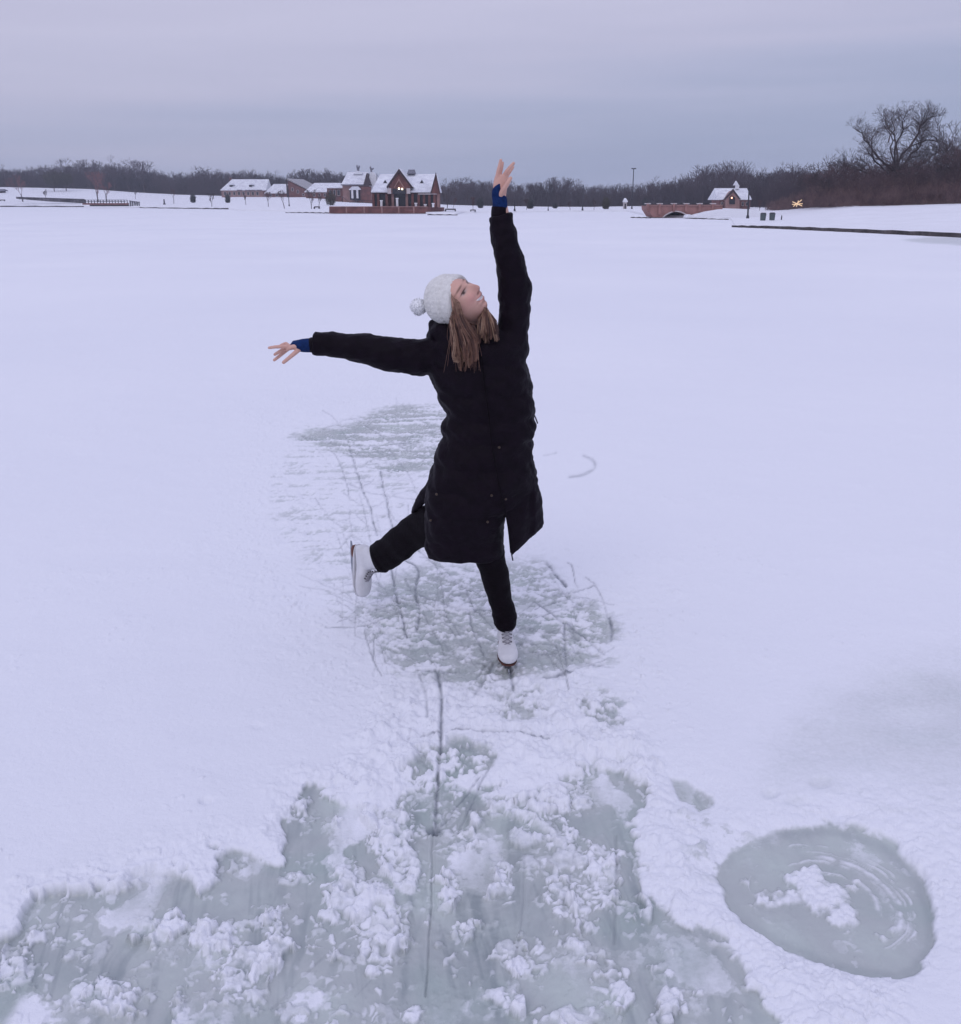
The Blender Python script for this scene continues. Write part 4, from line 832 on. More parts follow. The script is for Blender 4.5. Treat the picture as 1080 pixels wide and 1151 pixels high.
# ------------------------------------------------------------------ the thicket at the right
GT = 'trees of the right-hand thicket'
def big_tree():
    Y = 112.0; pb = 225 - (land_z(1000, Y) - CAMH) * KPX / Y
    t = tag(empty('old_bare_tree', (XY(1000, Y), Y, land_z(1000, Y))), 'largest old bare tree with wide crooked limbs above the right thicket', 'tree'); k = Y / KPX
    rs = random.Random(12); S = []; O = t.location
    def q(a, b, dy=0): return Vector((XY(a, Y), Y + dy, zat(b, Y))) - O
    limbs = [([(1001, 229), (1002, 205), (1004, 185)], 2.3, 1.7, 0), ([(1003, 192), (1016, 180), (1027, 168), (1032, 159), (1035, 151), (1039, 145)], 1.5, .5, .5), ([(1003, 186), (1012, 166), (1018, 150), (1016, 142), (1020, 137), (1025, 133)], 1.4, .5, -.5), ([(1002, 186), (996, 166), (998, 150), (993, 140)], 1.0, .35, .8), ([(1000, 190), (986, 184), (972, 178), (962, 172)], 1.0, .3, -.6), ([(1004, 190), (1024, 176), (1038, 170)], 1.0, .3, .9),
             ([(1002, 184), (1006, 165), (1008, 150), (1004, 137), (1007, 129)], 1.2, .4, 1.5), ([(1001, 188), (992, 170), (990, 155), (984, 142), (981, 132)], 1.2, .4, -1.5), ([(1000, 192), (984, 176), (976, 160), (972, 148), (966, 142)], 1.3, .4, 1), ([(999, 198), (980, 186), (966, 176), (960, 164), (956, 156)], 1.2, .35, -1),
             ([(1002, 200), (1022, 188), (1042, 182), (1056, 172)], 1.1, .35, 1), ([(998, 204), (978, 196), (962, 190), (950, 184)], 1.0, .3, .5), ([(1012, 166), (1028, 158), (1040, 160)], .8, .3, -1), ([(990, 160), (998, 146), (995, 134)], .8, .3, .6)]
    for pts, r0, r1, dy in limbs:
        n = len(pts); ps = [q(a, b, dy * i) for i, (a, b) in enumerate(pts)]
        fine_ = []
        for i in range(n - 1):
            m_ = (ps[i] + ps[i + 1]) / 2 + Vector((rs.gauss(0, .12), rs.gauss(0, .2), rs.gauss(0, .12))); fine_ += [ps[i], m_]
        fine_.append(ps[-1]); N_ = len(fine_) - 1
        for i in range(N_):
            ra = (r0 + (r1 - r0) * i / N_) * k; rb_ = (r0 + (r1 - r0) * (i + 1) / N_) * k; a, b = fine_[i], fine_[i + 1]
            S.append((*a, *b, ra, rb_))
            if i >= N_ * .3:
                for c_ in range(5 if i < N_ - 2 else 3):
                    d = ((b - a).normalized() * .6 + Vector((rs.uniform(-1, 1), rs.uniform(-1, 1), rs.uniform(-.1, .9)))).normalized()
                    grow(rs, b, d, rs.uniform(.45, .95) * (1 if i < N_ - 2 else .5), rb_ * .42, 4, S, .060 * k, .5, .08, (2, 3), .74)
    S = np.array(S); big = S[:, 6] > .28 * k
    ends = {tuple(np.round(S[0, :3], 4))}
    for i_ in range(len(S)):
        if big[i_] and tuple(np.round(S[i_, :3], 4)) in ends: ends.add(tuple(np.round(S[i_, 3:6], 4)))
    V, F = seg_mesh(S[big], 7); mesh_obj('trunk', V, F, M_bark, t, smooth=True); V, F = seg_mesh(S[~big], 3); mesh_obj('crown', V, F, M_bark, t)
big_tree()
TT = [tree_segs(700 + i, 6, .50, .10, .0020, .13, (2, 3), .80, .016) for i in range(4)]
for i, (px_, pt, Y, m, lb) in enumerate(((1066, 128, 114, M_bark, 'bare tree with the highest crown close to the right picture edge'), (1034, 158, 118, M_bark, 'bare tree behind the right limbs of the old bare tree'), (958, 168, 124, M_bark, 'bare tree behind the left limbs of the old bare tree'), (1012, 158, 120, M_red, 'bare reddish tree directly behind the old bare tree'), (1050, 176, 102, M_red, 'broad reddish tree low at the right, before the tall ones'), (985, 172, 121, M_bark, 'bare tree behind the left fork of the old bare tree'), (922, 186, 128, M_bark, 'leftmost rounded dark tree of the right thicket'), (938, 176, 122, M_bark, 'dark dense tree left of the old bare tree'), (951, 182, 116, M_red, 'reddish tree close under the left limbs of the old bare tree'), (968, 190, 108, M_red, 'low reddish tree before the old bare tree'), (985, 186, 105, M_red, 'dense reddish tree at the foot of the old bare tree'), (1022, 184, 104, M_red, 'reddish tree just right of the old bare tree trunk'),
        (1042, 170, 108, M_bark, 'tall dark tree right of the old bare tree'), (1056, 150, 112, M_bark, 'tall bare tree near the right picture edge'), (1070, 141, 108, M_bark, 'tallest bare tree at the right picture edge'), (1078, 160, 101, M_red, 'reddish tree cut by the right picture edge'), (1092, 146, 106, M_bark, 'bare tree beyond the right picture edge'), (905, 196, 140, M_bark, 'small bare tree above the glowing star, at the thicket end'))):
    pb = 225 - (land_z(px_, Y) - CAMH) * KPX / Y
    tree('thicket_tree', px_, pt, pb, lb, m, GT, TT[i % 4], rz=i * 1.7, Y=Y, sx=1.35, thick=1.0)
rq = random.Random(31)
for i in range(16):
    px_ = 926 + i * 10.4 + rq.uniform(-3, 3); Y = interp([(925, 124), (960, 112), (1080, 101), (1200, 96)], px_) + rq.uniform(0, 12); pb = 225 - (land_z(px_, Y) - CAMH) * KPX / Y
    pt = interp([(925, 190), (950, 182), (985, 178), (1030, 172), (1060, 154), (1080, 146), (1100, 144)], px_) + rq.uniform(-4, 12)
    tree('thicket_tree', px_, pt, pb, 'bare tangled tree packed among its neighbours in the right-hand thicket', (M_red, M_bark)[i % 2], 'tangled trees packed in the right-hand thicket', TT[rq.randrange(4)], rz=rq.uniform(0, 6), Y=Y, sx=1.35, thick=1.0)
def thicket():
    out = []; rs = random.Random(3)
    for p in range(880, 1260, 9):
        top = interp([(880, 222), (900, 216), (915, 206), (935, 196), (960, 192), (1000, 186), (1040, 184), (1080, 178), (1260, 170)], p)
        for row, hh in ((0, .38), (1, .58), (2, .74)):
            Y = interp([(880, 150), (900, 140), (925, 122), (960, 106), (1080, 97), (1260, 92)], p) + row * 5 + rs.uniform(0, 3); z0 = land_z(p, Y) - .1; h = (zat(top, Y) - z0) * hh
            out.append(bramble(rs.randrange(9999), 1500, 30 * Y / KPX, 5, h, h * .26, .00011 * Y) + np.array([XY(p, Y), Y, z0, XY(p, Y), Y, z0, 0, 0]))
    V, F = seg_mesh(np.concatenate(out)); tag(mesh_obj('thicket', V, F, mat('thicket_twigs', (.075, .044, .046), .9, .3, 1.0, col2=(.23, .145, .135))), kind='stuff', label='dense reddish brown bramble thicket on the right bank', cat='thicket')
thicket()

# ------------------------------------------------------------------ the cold haze over the lake
hz = MB().box(-820, 820, -75, 640, -1.3, 26).build('haze', bpy.data.materials.new('haze_air')); tag(hz, kind='stuff')
hm = hz.data.materials[0]; hm.use_nodes = True; t = hm.node_tree; t.nodes.clear()
ho = N(t, 'ShaderNodeOutputMaterial'); pv = N(t, 'ShaderNodeVolumePrincipled'); pv.inputs['Color'].default_value = (.80, .86, 1.0, 1); pv.inputs['Density'].default_value = HAZE
pv.inputs['Anisotropy'].default_value = 0.0; t.links.new(pv.outputs[0], ho.inputs['Volume'])
# ------------------------------------------------------------------ the skater
M_coat = mat('black_down_fabric', (.0052, .0016, .0062), .62, .2, 30, .25, 160, spec=.13)
M_trs = mat('black_trousers', (.0045, .0022, .0045), .75, .2, 30, .3, 140, spec=.10)
M_skin = mat('skin', (.5, .3, .25), .55, .05, 40, .08, 300, attr='tone', sub=.06, spec=.3)
M_hair = mat('hair', (.2, .1, .06), .45, .12, 60, 0, attr='tone', spec=.4)
M_hat = mat('cream_knit', (.84, .83, .79), .95, .07, 60, .5, 260, spec=.1)
M_glove = mat('blue_knit', (.012, .035, .13), .9, .2, 90, .4, 300, spec=.1)
M_boot = mat('white_leather', (.66, .66, .68), .5, .05, 25, .15, 120, spec=.4)
M_sole = mat('brown_heel', (.16, .05, .03), .5, .15, 30)
M_welt = mat('dark_welt', (.10, .035, .025), .5, .15, 30)
M_blade = mat('steel_blade', (.30, .32, .36), .3, .1, 40, metal=.8)
M_lace = mat('grey_lace', (.30, .29, .32), .8, .1, 60)
M_eyelet = mat('dark_eyelet', (.05, .045, .05), .4, .1, 60, metal=.5)
M_snap = mat('metal_snap', (.10, .075, .06), .4, .1, 50, metal=.8)
def loft(secs, n=28, sub_=6, ex=2.0, closed=True, fn=None):
    """secs: (centre, half-width vector, half-depth vector); Catmull-Rom between them."""
    C_ = [np.array(list(s[0]) + list(s[1]) + list(s[2]), float) for s in secs]; rows = []; m = len(C_)
    for i in range(m - 1):
        p0, p1, p2, p3 = C_[max(i - 1, 0)], C_[i], C_[i + 1], C_[min(i + 2, m - 1)]
        for j in range(sub_):
            t = j / sub_; rows.append((i + t, .5 * (2 * p1 + (p2 - p0) * t + (2 * p0 - 5 * p1 + 4 * p2 - p3) * t * t + (3 * p1 - p0 - 3 * p2 + p3) * t ** 3)))
    rows.append((m - 1, C_[-1])); V = []
    for k, (t, r) in enumerate(rows):
        c, a, b = r[:3], r[3:6], r[6:9]
        for j in range(n):
            th = 2 * math.pi * j / n; ca, sa = math.cos(th), math.sin(th)
            ca = math.copysign(abs(ca) ** (2 / ex), ca); sa = math.copysign(abs(sa) ** (2 / ex), sa)
            s = fn(t, th) if fn else 1.0
            V.append(c + (a * ca + b * sa) * s)
    F = []
    for k in range(len(rows) - 1):
        for j in range(n): F.append((k * n + j, k * n + (j + 1) % n, (k + 1) * n + (j + 1) % n, (k + 1) * n + j))
    if closed:
        b = len(V); V.append(rows[0][1][:3]); V.append(rows[-1][1][:3]); L = (len(rows) - 1) * n
        for j in range(n): F.append((b, (j + 1) % n, j)); F.append((b + 1, L + j, L + (j + 1) % n))
    return V, F
class Blob:
    def __init__(s): s.V = []; s.F = []
    def add(s, VF): b = len(s.V); s.V += [np.array(v, float) for v in VF[0]]; s.F += [tuple(i + b for i in f) for f in VF[1]]; return s
def cone(a, b, r0, r1, n=12, rings=2):
    a = Vector(a); b = Vector(b); d = (b - a).normalized(); u = d.orthogonal().normalized(); w = d.cross(u)
    secs = []
    for t, k in ((-.9, .42), (-.55, .83), (0, 1)): secs.append((a + d * t * r0, u * r0 * k, w * r0 * k))
    for t, k in ((0, 1), (.55, .83), (.9, .42)): secs.append((b + d * t * r1, u * r1 * k, w * r1 * k))
    return loft(secs, n, rings)
def ell(c, ax, n=24):
    V = []; F = []; m = n // 2
    for i in range(m + 1):
        ph = math.pi * i / m
        for j in range(n):
            th = 2 * math.pi * j / n; V.append(np.array(c) + np.array(ax[0]) * math.sin(ph) * math.cos(th) + np.array(ax[1]) * math.sin(ph) * math.sin(th) + np.array(ax[2]) * math.cos(ph))
    for i in range(m):
        for j in range(n): F.append((i * n + j, (i + 1) * n + j, (i + 1) * n + (j + 1) % n, i * n + (j + 1) % n))
    return V, F
def remesh(name, blob, vox, m, parent, smooth_it=2, root=None):
    V = np.array(blob.V) - (np.array(root) if root is not None else 0)
    o = mesh_obj(name, V, blob.F, m, None)
    md = o.modifiers.new('r', 'REMESH'); md.mode = 'VOXEL'; md.voxel_size = vox; md.adaptivity = 0
    if smooth_it:
        sm = o.modifiers.new('s', 'SMOOTH'); sm.factor = .5; sm.iterations = smooth_it
    dg = bpy.context.evaluated_depsgraph_get(); dg.update(); me = bpy.data.meshes.new_from_object(o.evaluated_get(dg)); old = o.data; o.modifiers.clear(); o.data = me; me.name = name; bpy.data.meshes.remove(old)
    me.polygons.foreach_set('use_smooth', np.ones(len(me.polygons), dtype=bool))
    if not me.materials: me.materials.append(m)
    o.parent = parent; return o
YB = 3.75
ROOT = Vector((P(565, 745, YB).x, YB, .03))
person = tag(empty('person', ROOT), 'smiling woman in long black padded coat and white pompom hat skating with arms flung wide', 'person')
def PR(px, py, Y): return P(px, py, Y)
def pxr(px, py, Y): return (P(px + 1, py, Y) - P(px, py, Y)).length    # metres per pixel there
VIEWUP = Vector((0, 1, 0))
def sec(lx, ly, rx, ry, Y, dep, dY=0, Yl=None, Yr=None):
    a = P(lx, ly, Yl if Yl is not None else Y); b = P(rx, ry, Yr if Yr is not None else Y); c = (a + b) / 2; c.y += dY; h = (b - a) / 2
    return (c, h, Vector((0, dep, 0)))
# ---- coat
def puff(per, amp, ph=0):                         # quilted bulges between stitched seams
    return lambda t, th: 1 + amp * (abs(math.sin(math.pi * (t * per + ph))) ** .55 - .62) + amp * .25 * math.sin(5 * th + t * 3.1) + amp * .2 * math.sin(11 * th - t * 5)
coat = Blob()
torso = [sec(489, 362, 548, 364, YB, .075), sec(484, 372, 566, 372, YB, .105), sec(483, 386, 590, 384, YB, .125), sec(484.5, 402, 591, 400, YB, .130), sec(485, 424, 595, 424, YB, .135), sec(491, 443, 598.5, 443, YB, .135),
         sec(501, 462, 600.5, 462, YB, .128), sec(497.5, 476, 600.5, 478, YB, .130), sec(497, 489, 600, 492, YB, .135), sec(491, 507, 597, 507, YB, .14), sec(486, 526, 601, 528, YB, .145), sec(481, 545, 600, 545, YB, .15), sec(480, 560, 588, 560, YB, .15), sec(481, 572, 574, 574, YB, .14)]
coat.add(loft(torso, 56, 8, 2.3, True, puff(.62, .075)))
# front panel hanging to the knees
front = [sec(480, 548, 592, 545, YB, .135, -.01), sec(478.5, 565, 573, 565, YB, .13, -.02), sec(478.5, 585, 566, 584, YB, .12, -.02), sec(478.5, 605, 564.5, 604, YB, .105, -.02), sec(479.5, 618, 566, 616, YB, .095, -.02)]
coat.add(loft(front, 48, 6, 2.6, True, puff(.62, .07, .2)))
bl = Blob().add(loft([sec(479, 612, 565.5, 610, YB, .10, -.02), sec(480.5, 619, 566.5, 618, YB, .096, -.02), sec(481, 622.5, 567.0, 624, YB, .088, -.02)], 48, 4, 2.6)); coat.add((bl.V, bl.F))
# right flap, lifted away from the leg
def slab(pts, Yf, th, bulge=.0, ns=5):            # a padded panel: outline in photo px with its own distance per corner
    V = []; n = len(pts); c = sum((P(p[0], p[1], p[2]) for p in pts), Vector()) / n
    rings = []
    for s, o in ((0.0, 0), (1.0, -.5), (1.0, .5), (0.0, 1)):
        pass
    fr = [P(*p) for p in pts]; V = [v + Vector((0, -th / 2, 0)) for v in fr] + [v + Vector((0, th / 2, 0)) for v in fr]
    V += [c + Vector((0, -th / 2 - bulge, 0)), c + Vector((0, th / 2 + bulge, 0))]
    F = [(2 * n, (i + 1) % n, i) for i in range(n)] + [(2 * n + 1, n + i, n + (i + 1) % n) for i in range(n)] + [(i, (i + 1) % n, n + (i + 1) % n, n + i) for i in range(n)]
    return V, F
coat.add(slab([(560, 530, YB - .08), (598, 518, YB - .04), (601.5, 532, YB - .02), (604, 545, YB), (607.5, 556, YB), (610, 572, YB + .01), (611, 588, YB + .01), (609.5, 592, YB), (590, 610, YB - .06), (575.5, 624, YB - .10), (573.6, 621, YB - .10), (572.5, 600, YB - .10), (570, 584, YB - .10), (566, 570, YB - .09)], YB, .034, .03))
coat.add(slab([(586, 500, YB - .02), (600, 520, YB - .01), (604, 542, YB), (608, 556, YB + .02), (610.5, 586, YB + .02), (600, 598, YB - .03), (592, 560, YB - .02)], YB, .06, .03))
for yy in (541, 560, 579, 597):                    # padded rows across the flap
    x0, x1 = 572, min(609, 611 - max(0, yy - 588) * 1.4)
    coat.add(cone(P(x0 + 4, yy + 4, YB - .09), P(x1 - 8, yy - 2, YB - .02), .018, .016, 10))
# left back flap over the lifted leg
coat.add(slab([(492, 520, YB + .06), (485, 534, YB + .07), (478, 545, YB + .09), (467, 561, YB + .13), (461.5, 577.5, YB + .15), (466, 575, YB + .15), (475, 568.5, YB + .12), (483, 562, YB + .08), (496, 556, YB + .04)], YB, .032, .02))
# hood / collar
coat.add(ell(P(500, 376, YB + .06), (Vector((.075, 0, .0)), Vector((0, .055, 0)), Vector((.01, 0, .045)))))
coat.add(ell(P(487, 369, YB + .04), (Vector((.022, 0, 0)), Vector((0, .045, 0)), Vector((0, 0, .034)))))
# sleeves
armR = [sec(523, 372, 523, 416, YB, .075), sec(503, 372, 500, 418, YB, .080), sec(482, 380, 478, 421.5, YB, .072), sec(466, 381.3, 463, 421, YB - .01, .068), sec(448, 380, 445, 418.5, YB - .02, .064), sec(430, 378, 426, 415, YB - .03, .060), sec(412, 375.5, 408, 408.5, YB - .03, .056), sec(394, 375, 391, 404.5, YB - .04, .052), sec(376, 374, 375, 401, YB - .04, .047), sec(362, 373, 362, 400, YB - .05, .043), sec(352.5, 373.5, 351.5, 398.5, YB - .05, .040)]
coat.add(loft(armR, 36, 8, 2.1, True, puff(.55, .08)))
armL = [sec(540, 398, 592, 404, YB, .085), sec(553, 382, 594, 390, YB, .082), sec(559, 366, 594, 370, YB, .074), sec(560.5, 350, 595.5, 352, YB, .068), sec(560, 335, 597, 334, YB, .066), sec(560.5, 321, 596.5, 318, YB - .01, .064), sec(558, 303, 591, 299, YB - .02, .060), sec(555, 285, 586, 282, YB - .03, .055), sec(551.5, 268, 581, 265, YB - .03, .050), sec(549.5, 253, 577.8, 250, YB - .03, .046), sec(549.5, 244.5, 576, 238.5, YB - .03, .044)]
coat.add(loft(armL, 36, 8, 2.1, True, puff(.55, .08)))
o = remesh('padded_coat', coat, .0065, M_coat, person, 2, ROOT)
# cloth wrinkles on the coat
me = o.data; co = np.zeros(len(me.vertices) * 3, np.float32); me.vertices.foreach_get('co', co); co = co.reshape(-1, 3)
no_ = np.zeros(len(me.vertices) * 3, np.float32); me.vertices.foreach_get('normal', no_); no_ = no_.reshape(-1, 3)
dsp = np.array([mnoise.noise(Vector((c[0] * 22, c[1] * 14, c[2] * 30))) * .0045 + mnoise.noise(Vector((c[0] * 55, c[1] * 55, c[2] * 70))) * .002 for c in co.tolist()])
# stitched quilting seams: about 6 cm rows across the body, rows across the sleeves
zz = co[:, 2] + ROOT.z; xx = co[:, 0]
me.vertices.foreach_set('co', (co + no_ * dsp[:, None]).ravel().astype(np.float32)); me.update()
coat_o = o
def tubeline(name, pts, r, m, parent, n=6, sub_=3, root=ROOT, r1=None):
    pts = [Vector(p) for p in pts]; secs = []
    for i, p in enumerate(pts):
        d = (pts[min(i + 1, len(pts) - 1)] - pts[max(i - 1, 0)]).normalized(); u = d.cross(Vector((0, 1, .01))).normalized(); w = d.cross(u); rr = r + ((r1 if r1 is not None else r) - r) * i / (len(pts) - 1)
        secs.append((p, u * rr, w * rr))
    V, F = loft(secs, n, sub_); 
    return mesh_obj(name, np.array(V) - np.array(root), F, m, parent, smooth=True)
FY = YB - .155
tubeline('zip', [P(541, 400, FY + .015), P(544, 430, FY + .005), P(549, 465, FY), P(553, 500, FY - .01), P(559, 535, FY - .015), P(566, 568, FY - .01), P(571, 592, YB - .125), P(574, 621, YB - .125)], .0028, M_trs, coat_o)
tubeline('zip_pull', [P(600, 466, YB - .05), P(602, 470, YB - .06), P(604.2, 476, YB - .06)], .0028, M_steel, coat_o)
tubeline('zip_pull', [P(574.6, 621, YB - .11), P(575.6, 626, YB - .11), P(576.4, 630, YB - .11)], .003, M_steel, coat_o)
for a, b, yy in ((490.6, 555.6, FY + .02), (552.5, 557.0, FY - .004), (484, 585, FY + .04), (548, 586.7, FY + .005), (544.6, 622.4, FY + .05), (568.4, 561, FY + .02), (561, 503, FY + .02), (603.4, 554, YB - .04)):
    c = P(a, b, yy); mesh_obj('snap_button', np.array(ell(c, (Vector((.0055, 0, 0)), Vector((0, .004, 0)), Vector((0, 0, .0055))), 12)[0]) - np.array(ROOT), ell(c, (Vector((1, 0, 0)),) * 3, 12)[1], M_snap, coat_o, smooth=True)
# ---- head frame
U = Vector((-.82, -.10, .56)); Fv = Vector((.55, -.57, .61))     # crown direction, face direction (towards camera is -y)
U.normalize(); Fv = (Fv - U * Fv.dot(U)).normalized(); Rv = U.cross(Fv) * -1        # her left side
HC = P(514.5, 338.5, YB - .045)
def hp(r, u, f): return HC + Rv * r + U * u + Fv * f
def headpt(th, ph):
    # th: around (0 = right of head, pi/2 = forward), ph: from crown to chin
    cr, cf, cu = math.sin(ph) * math.cos(th), math.sin(ph) * math.sin(th), math.cos(ph)
    rx = .074; fy = .094 if cf > 0 else .098; uz = .108 if cu > 0 else .121
    r, f, u = cr * rx, cf * fy, cu * uz
    low = max(0, -cu)
    hi = max(0, cu); f *= 1 - .20 * hi ** 1.3; r *= 1 - .12 * hi; u *= 1 - .06 * hi
    r *= 1 - .30 * low ** 1.6; f *= 1 - (.10 * low if cf > 0 else .42 * low)
    if cf > 0: f += .012 * low ** 1.2 * cf                      # jaw forward
    g = lambda a, b, sa, sb: math.exp(-((r - a) / sa) ** 2 - ((u - b) / sb) ** 2)
    if cf > 0:
        k = min(1, cf * 2)
        f += k * (.021 * g(0, -.022, .010, .017) + .011 * g(0, -.004, .008, .020) + .010 * g(0, -.032, .013, .009))      # nose
        f += k * (-.011 * (g(.030, .008, .015, .012) + g(-.030, .008, .015, .012)) + .006 * (g(.030, .026, .022, .008) + g(-.030, .026, .022, .008)))
        f += k * (.008 * (g(.036, -.026, .018, .016) + g(-.036, -.026, .018, .016)))          # smiling cheeks
        f += k * (.008 * g(0, -.053, .024, .006) - .010 * g(0, -.0605, .021, .0045) + .008 * g(0, -.069, .019, .006) + .011 * g(0, -.094, .018, .014) - .004 * g(0, -.080, .02, .006))
        f += k * .004 * g(0, -.060, .035, .02)
    return hp(r, u, f)
head = Blob(); nn, mm = 120, 90; V = []; F = []
for i in range(mm + 1):
    for j in range(nn): V.append(headpt(2 * math.pi * j / nn, math.pi * i / mm))
for i in range(mm):
    for j in range(nn): F.append((i * nn + j, i * nn + (j + 1) % nn, (i + 1) * nn + (j + 1) % nn, (i + 1) * nn + j))
body = Blob().add((V, F))
# ears
for s in (-1, 1): body.add(ell(hp(s * .073, -.008, -.012), (Rv * s * .008, Fv * .014 - U * .004, U * .026), 16))
# neck, trunk, arms, legs inside the clothes, all one surface
NB = P(538, 382, YB + .01)
body.add(loft([(hp(0, -.03, -.035), Rv * .050, Fv * .052), (hp(0, -.085, -.030), Rv * .047, Fv * .052), (hp(0, -.115, -.028) * .6 + NB * .4, Vector((.05, 0, .01)), Vector((0, .052, 0))), (NB, Vector((.062, 0, 0)), Vector((0, .055, 0))), (P(540, 396, YB + .01), Vector((.10, 0, 0)), Vector((0, .06, 0)))], 24, 5))
tr = [(540, 396, .10, .06), (541, 412, .145, .085), (545, 440, .135, .09), (549, 470, .115, .085), (546, 500, .12, .09), (540, 530, .14, .10), (535, 552, .13, .10)]
body.add(loft([(P(a, b, YB), Vector((c, 0, 0)), Vector((0, d, 0))) for a, b, c, d in tr], 28, 4))
WR, WL = P(345, 388, YB - .05), P(562.5, 226, YB - .03)
body.add(cone(P(507, 398, YB), P(430, 396, YB - .03), .050, .040)).add(cone(P(430, 396, YB - .03), WR, .039, .023))
body.add(cone(P(578, 396, YB), P(579, 322, YB - .01), .050, .040)).add(cone(P(579, 322, YB - .01), WL, .039, .022))
KN_B = P(487, 592, YB + .10); AN_B = P(424, 627, YB + .40)
KN_F = P(555, 645, YB - .01); AN_F = P(568, 705, YB - .01)
body.add(cone(P(513, 540, YB + .02), KN_B, .055, .034)).add(cone(KN_B, AN_B, .032, .024))
body.add(cone(P(548, 545, YB), KN_F, .055, .036)).add(cone(KN_F, AN_F, .034, .026))
# ---- hands
def finger(pts, r0=.0084, r1=.0062):
    n = len(pts) - 1
    for i in range(n): body.add(cone(pts[i], pts[i + 1], r0 + (r1 - r0) * i / n, r0 + (r1 - r0) * (i + 1) / n, 10, 1))
YH = YB - .05
# outstretched hand: palm, then index to little finger, then thumb
body.add(loft([(P(347, 388.5, YH), Vector((0, .026, 0)), Vector((.002, 0, .021))), (P(338, 388.5, YH), Vector((0, .031, 0)), Vector((.003, 0, .016))), (P(330, 389, YH), Vector((0, .036, 0)), Vector((.004, 0, .014))), (P(323.5, 391, YH), Vector((0, .036, .004)), Vector((.003, 0, .012)))], 20, 4))
finger([P(324, 389.6, YH - .026), P(316, 389.6, YH - .034), P(309, 390.0, YH - .037), P(302.4, 391.0, YH - .038)], .0085, .0058)
finger([P(323, 390.6, YH - .010), P(317.5, 393.2, YH - .012), P(312.8, 396.0, YH - .012), P(308.8, 398.6, YH - .010)], .0087, .006)
finger([P(323, 392.6, YH + .008), P(317.5, 397.2, YH + .010), P(312.6, 401.4, YH + .012), P(308.2, 404.8, YH + .012)], .0086, .006)
finger([P(325, 389.0, YH + .026), P(321.5, 386.0, YH + .038), P(317.5, 387.2, YH + .046), P(313.5, 389.5, YH + .048)], .0074, .0052)
finger([P(337, 392, YH - .020), P(330.5, 397.6, YH - .036), P(324, 403, YH - .040), P(318.6, 407.4, YH - .042)], .0098, .0070)
# raised hand
YH2 = YB - .03
body.add(loft([(P(562, 231, YH2), Vector((.023, 0, 0)), Vector((0, .022, 0))), (P(561.5, 222, YH2), Vector((.024, 0, .002)), Vector((0, .020, 0))), (P(562, 212, YH2), Vector((.027, 0, .002)), Vector((0, .017, 0))), (P(563.2, 202, YH2), Vector((.027, 0, -.001)), Vector((0, .015, 0))), (P(564.5, 196.5, YH2), Vector((.024, 0, -.002)), Vector((0, .012, 0)))], 22, 4))
finger([P(558.8, 200, YH2 - .004), P(560.0, 192.5, YH2 - .010), P(561.6, 186, YH2 - .012), P(562.8, 180.2, YH2 - .012)], .0088, .0060)
finger([P(561.0, 199, YH2 + .014), P(562.6, 192.5, YH2 + .022), P(564.0, 187.5, YH2 + .026), P(564.9, 183.2, YH2 + .028)], .0084, .0058)
finger([P(566.2, 198, YH2 - .002), P(570.0, 192.2, YH2 - .010), P(573.8, 187.3, YH2 - .014), P(577.2, 183.6, YH2 - .014)], .0088, .0060)
finger([P(568.2, 200, YH2 + .014), P(571.6, 195.0, YH2 + .022), P(574.4, 191.0, YH2 + .028), P(576.6, 187.8, YH2 + .030)], .0078, .0054)
finger([P(562.5, 219, YH2 - .016), P(567.0, 211.5, YH2 - .034), P(570.8, 205.5, YH2 - .038), P(573.8, 200.4, YH2 - .036)], .0105, .0074)
body_o = remesh('body', body, .0027, M_skin, person, 1, ROOT)
me = body_o.data; co = np.zeros(len(me.vertices) * 3, np.float32); me.vertices.foreach_get('co', co); co = co.reshape(-1, 3).astype(float) + np.array(ROOT)
rel = co - np.array(HC); r_ = rel @ np.array(Rv); u_ = rel @ np.array(U); f_ = rel @ np.array(Fv)
tone = np.tile(np.array([.63, .375, .30, 1.0]), (len(co), 1))
def paint(mask, c, a=1.0): 
    k = (np.clip(mask, 0, 1) * a)[:, None]; tone[:, :3] = tone[:, :3] * (1 - k) + np.array(c) * k
hd = (np.hypot(np.hypot(r_, u_), f_) < .16) & (f_ > .03)
gs = lambda a, b, sa, sb: np.exp(-((r_ - a) / sa) ** 2 - ((u_ - b) / sb) ** 2) * hd
for s in (-1, 1):
    paint(gs(s * .038, -.026, .020, .018), (.56, .25, .23), .5)
    paint(gs(s * .031, .031 - 2.5 * (0), .019, .0035) * 1.4, (.12, .065, .045), .8)          # brow
    paint(gs(s * .030, .0125, .015, .0026) * 1.6, (.03, .018, .015), .95)                      # lash line
    paint(gs(s * .030, .0065, .012, .0040) * 1.5, (.42, .36, .34), .8)
    paint(gs(s * .030, .0078, .0052, .0044) * 1.7, (.05, .028, .02), .95)                      # iris
    paint(gs(s * .0095, -.0385, .0042, .0035) * 1.3, (.14, .05, .045), .8)
paint(gs(0, -.027, .014, .016), (.52, .24, .21), .4)
q = r_ / .030
mu = -.0605 + .013 * q ** 2                                             # smile curve
lip = (np.abs(r_) < .031) & hd; wid = np.sqrt(np.clip(1 - q ** 2, 0, 1))
paint(lip * np.exp(-((u_ - mu) / (.0105 * wid + 1e-4)) ** 4), (.40, .11, .11), .9)
paint(lip * np.exp(-((u_ - mu) / (.0052 * wid + 1e-4)) ** 4) * 1.5, (.74, .70, .67), 1)
ca = me.color_attributes.new('tone', 'FLOAT_COLOR', 'POINT'); ca.data.foreach_set('color', tone.astype(np.float32).ravel())
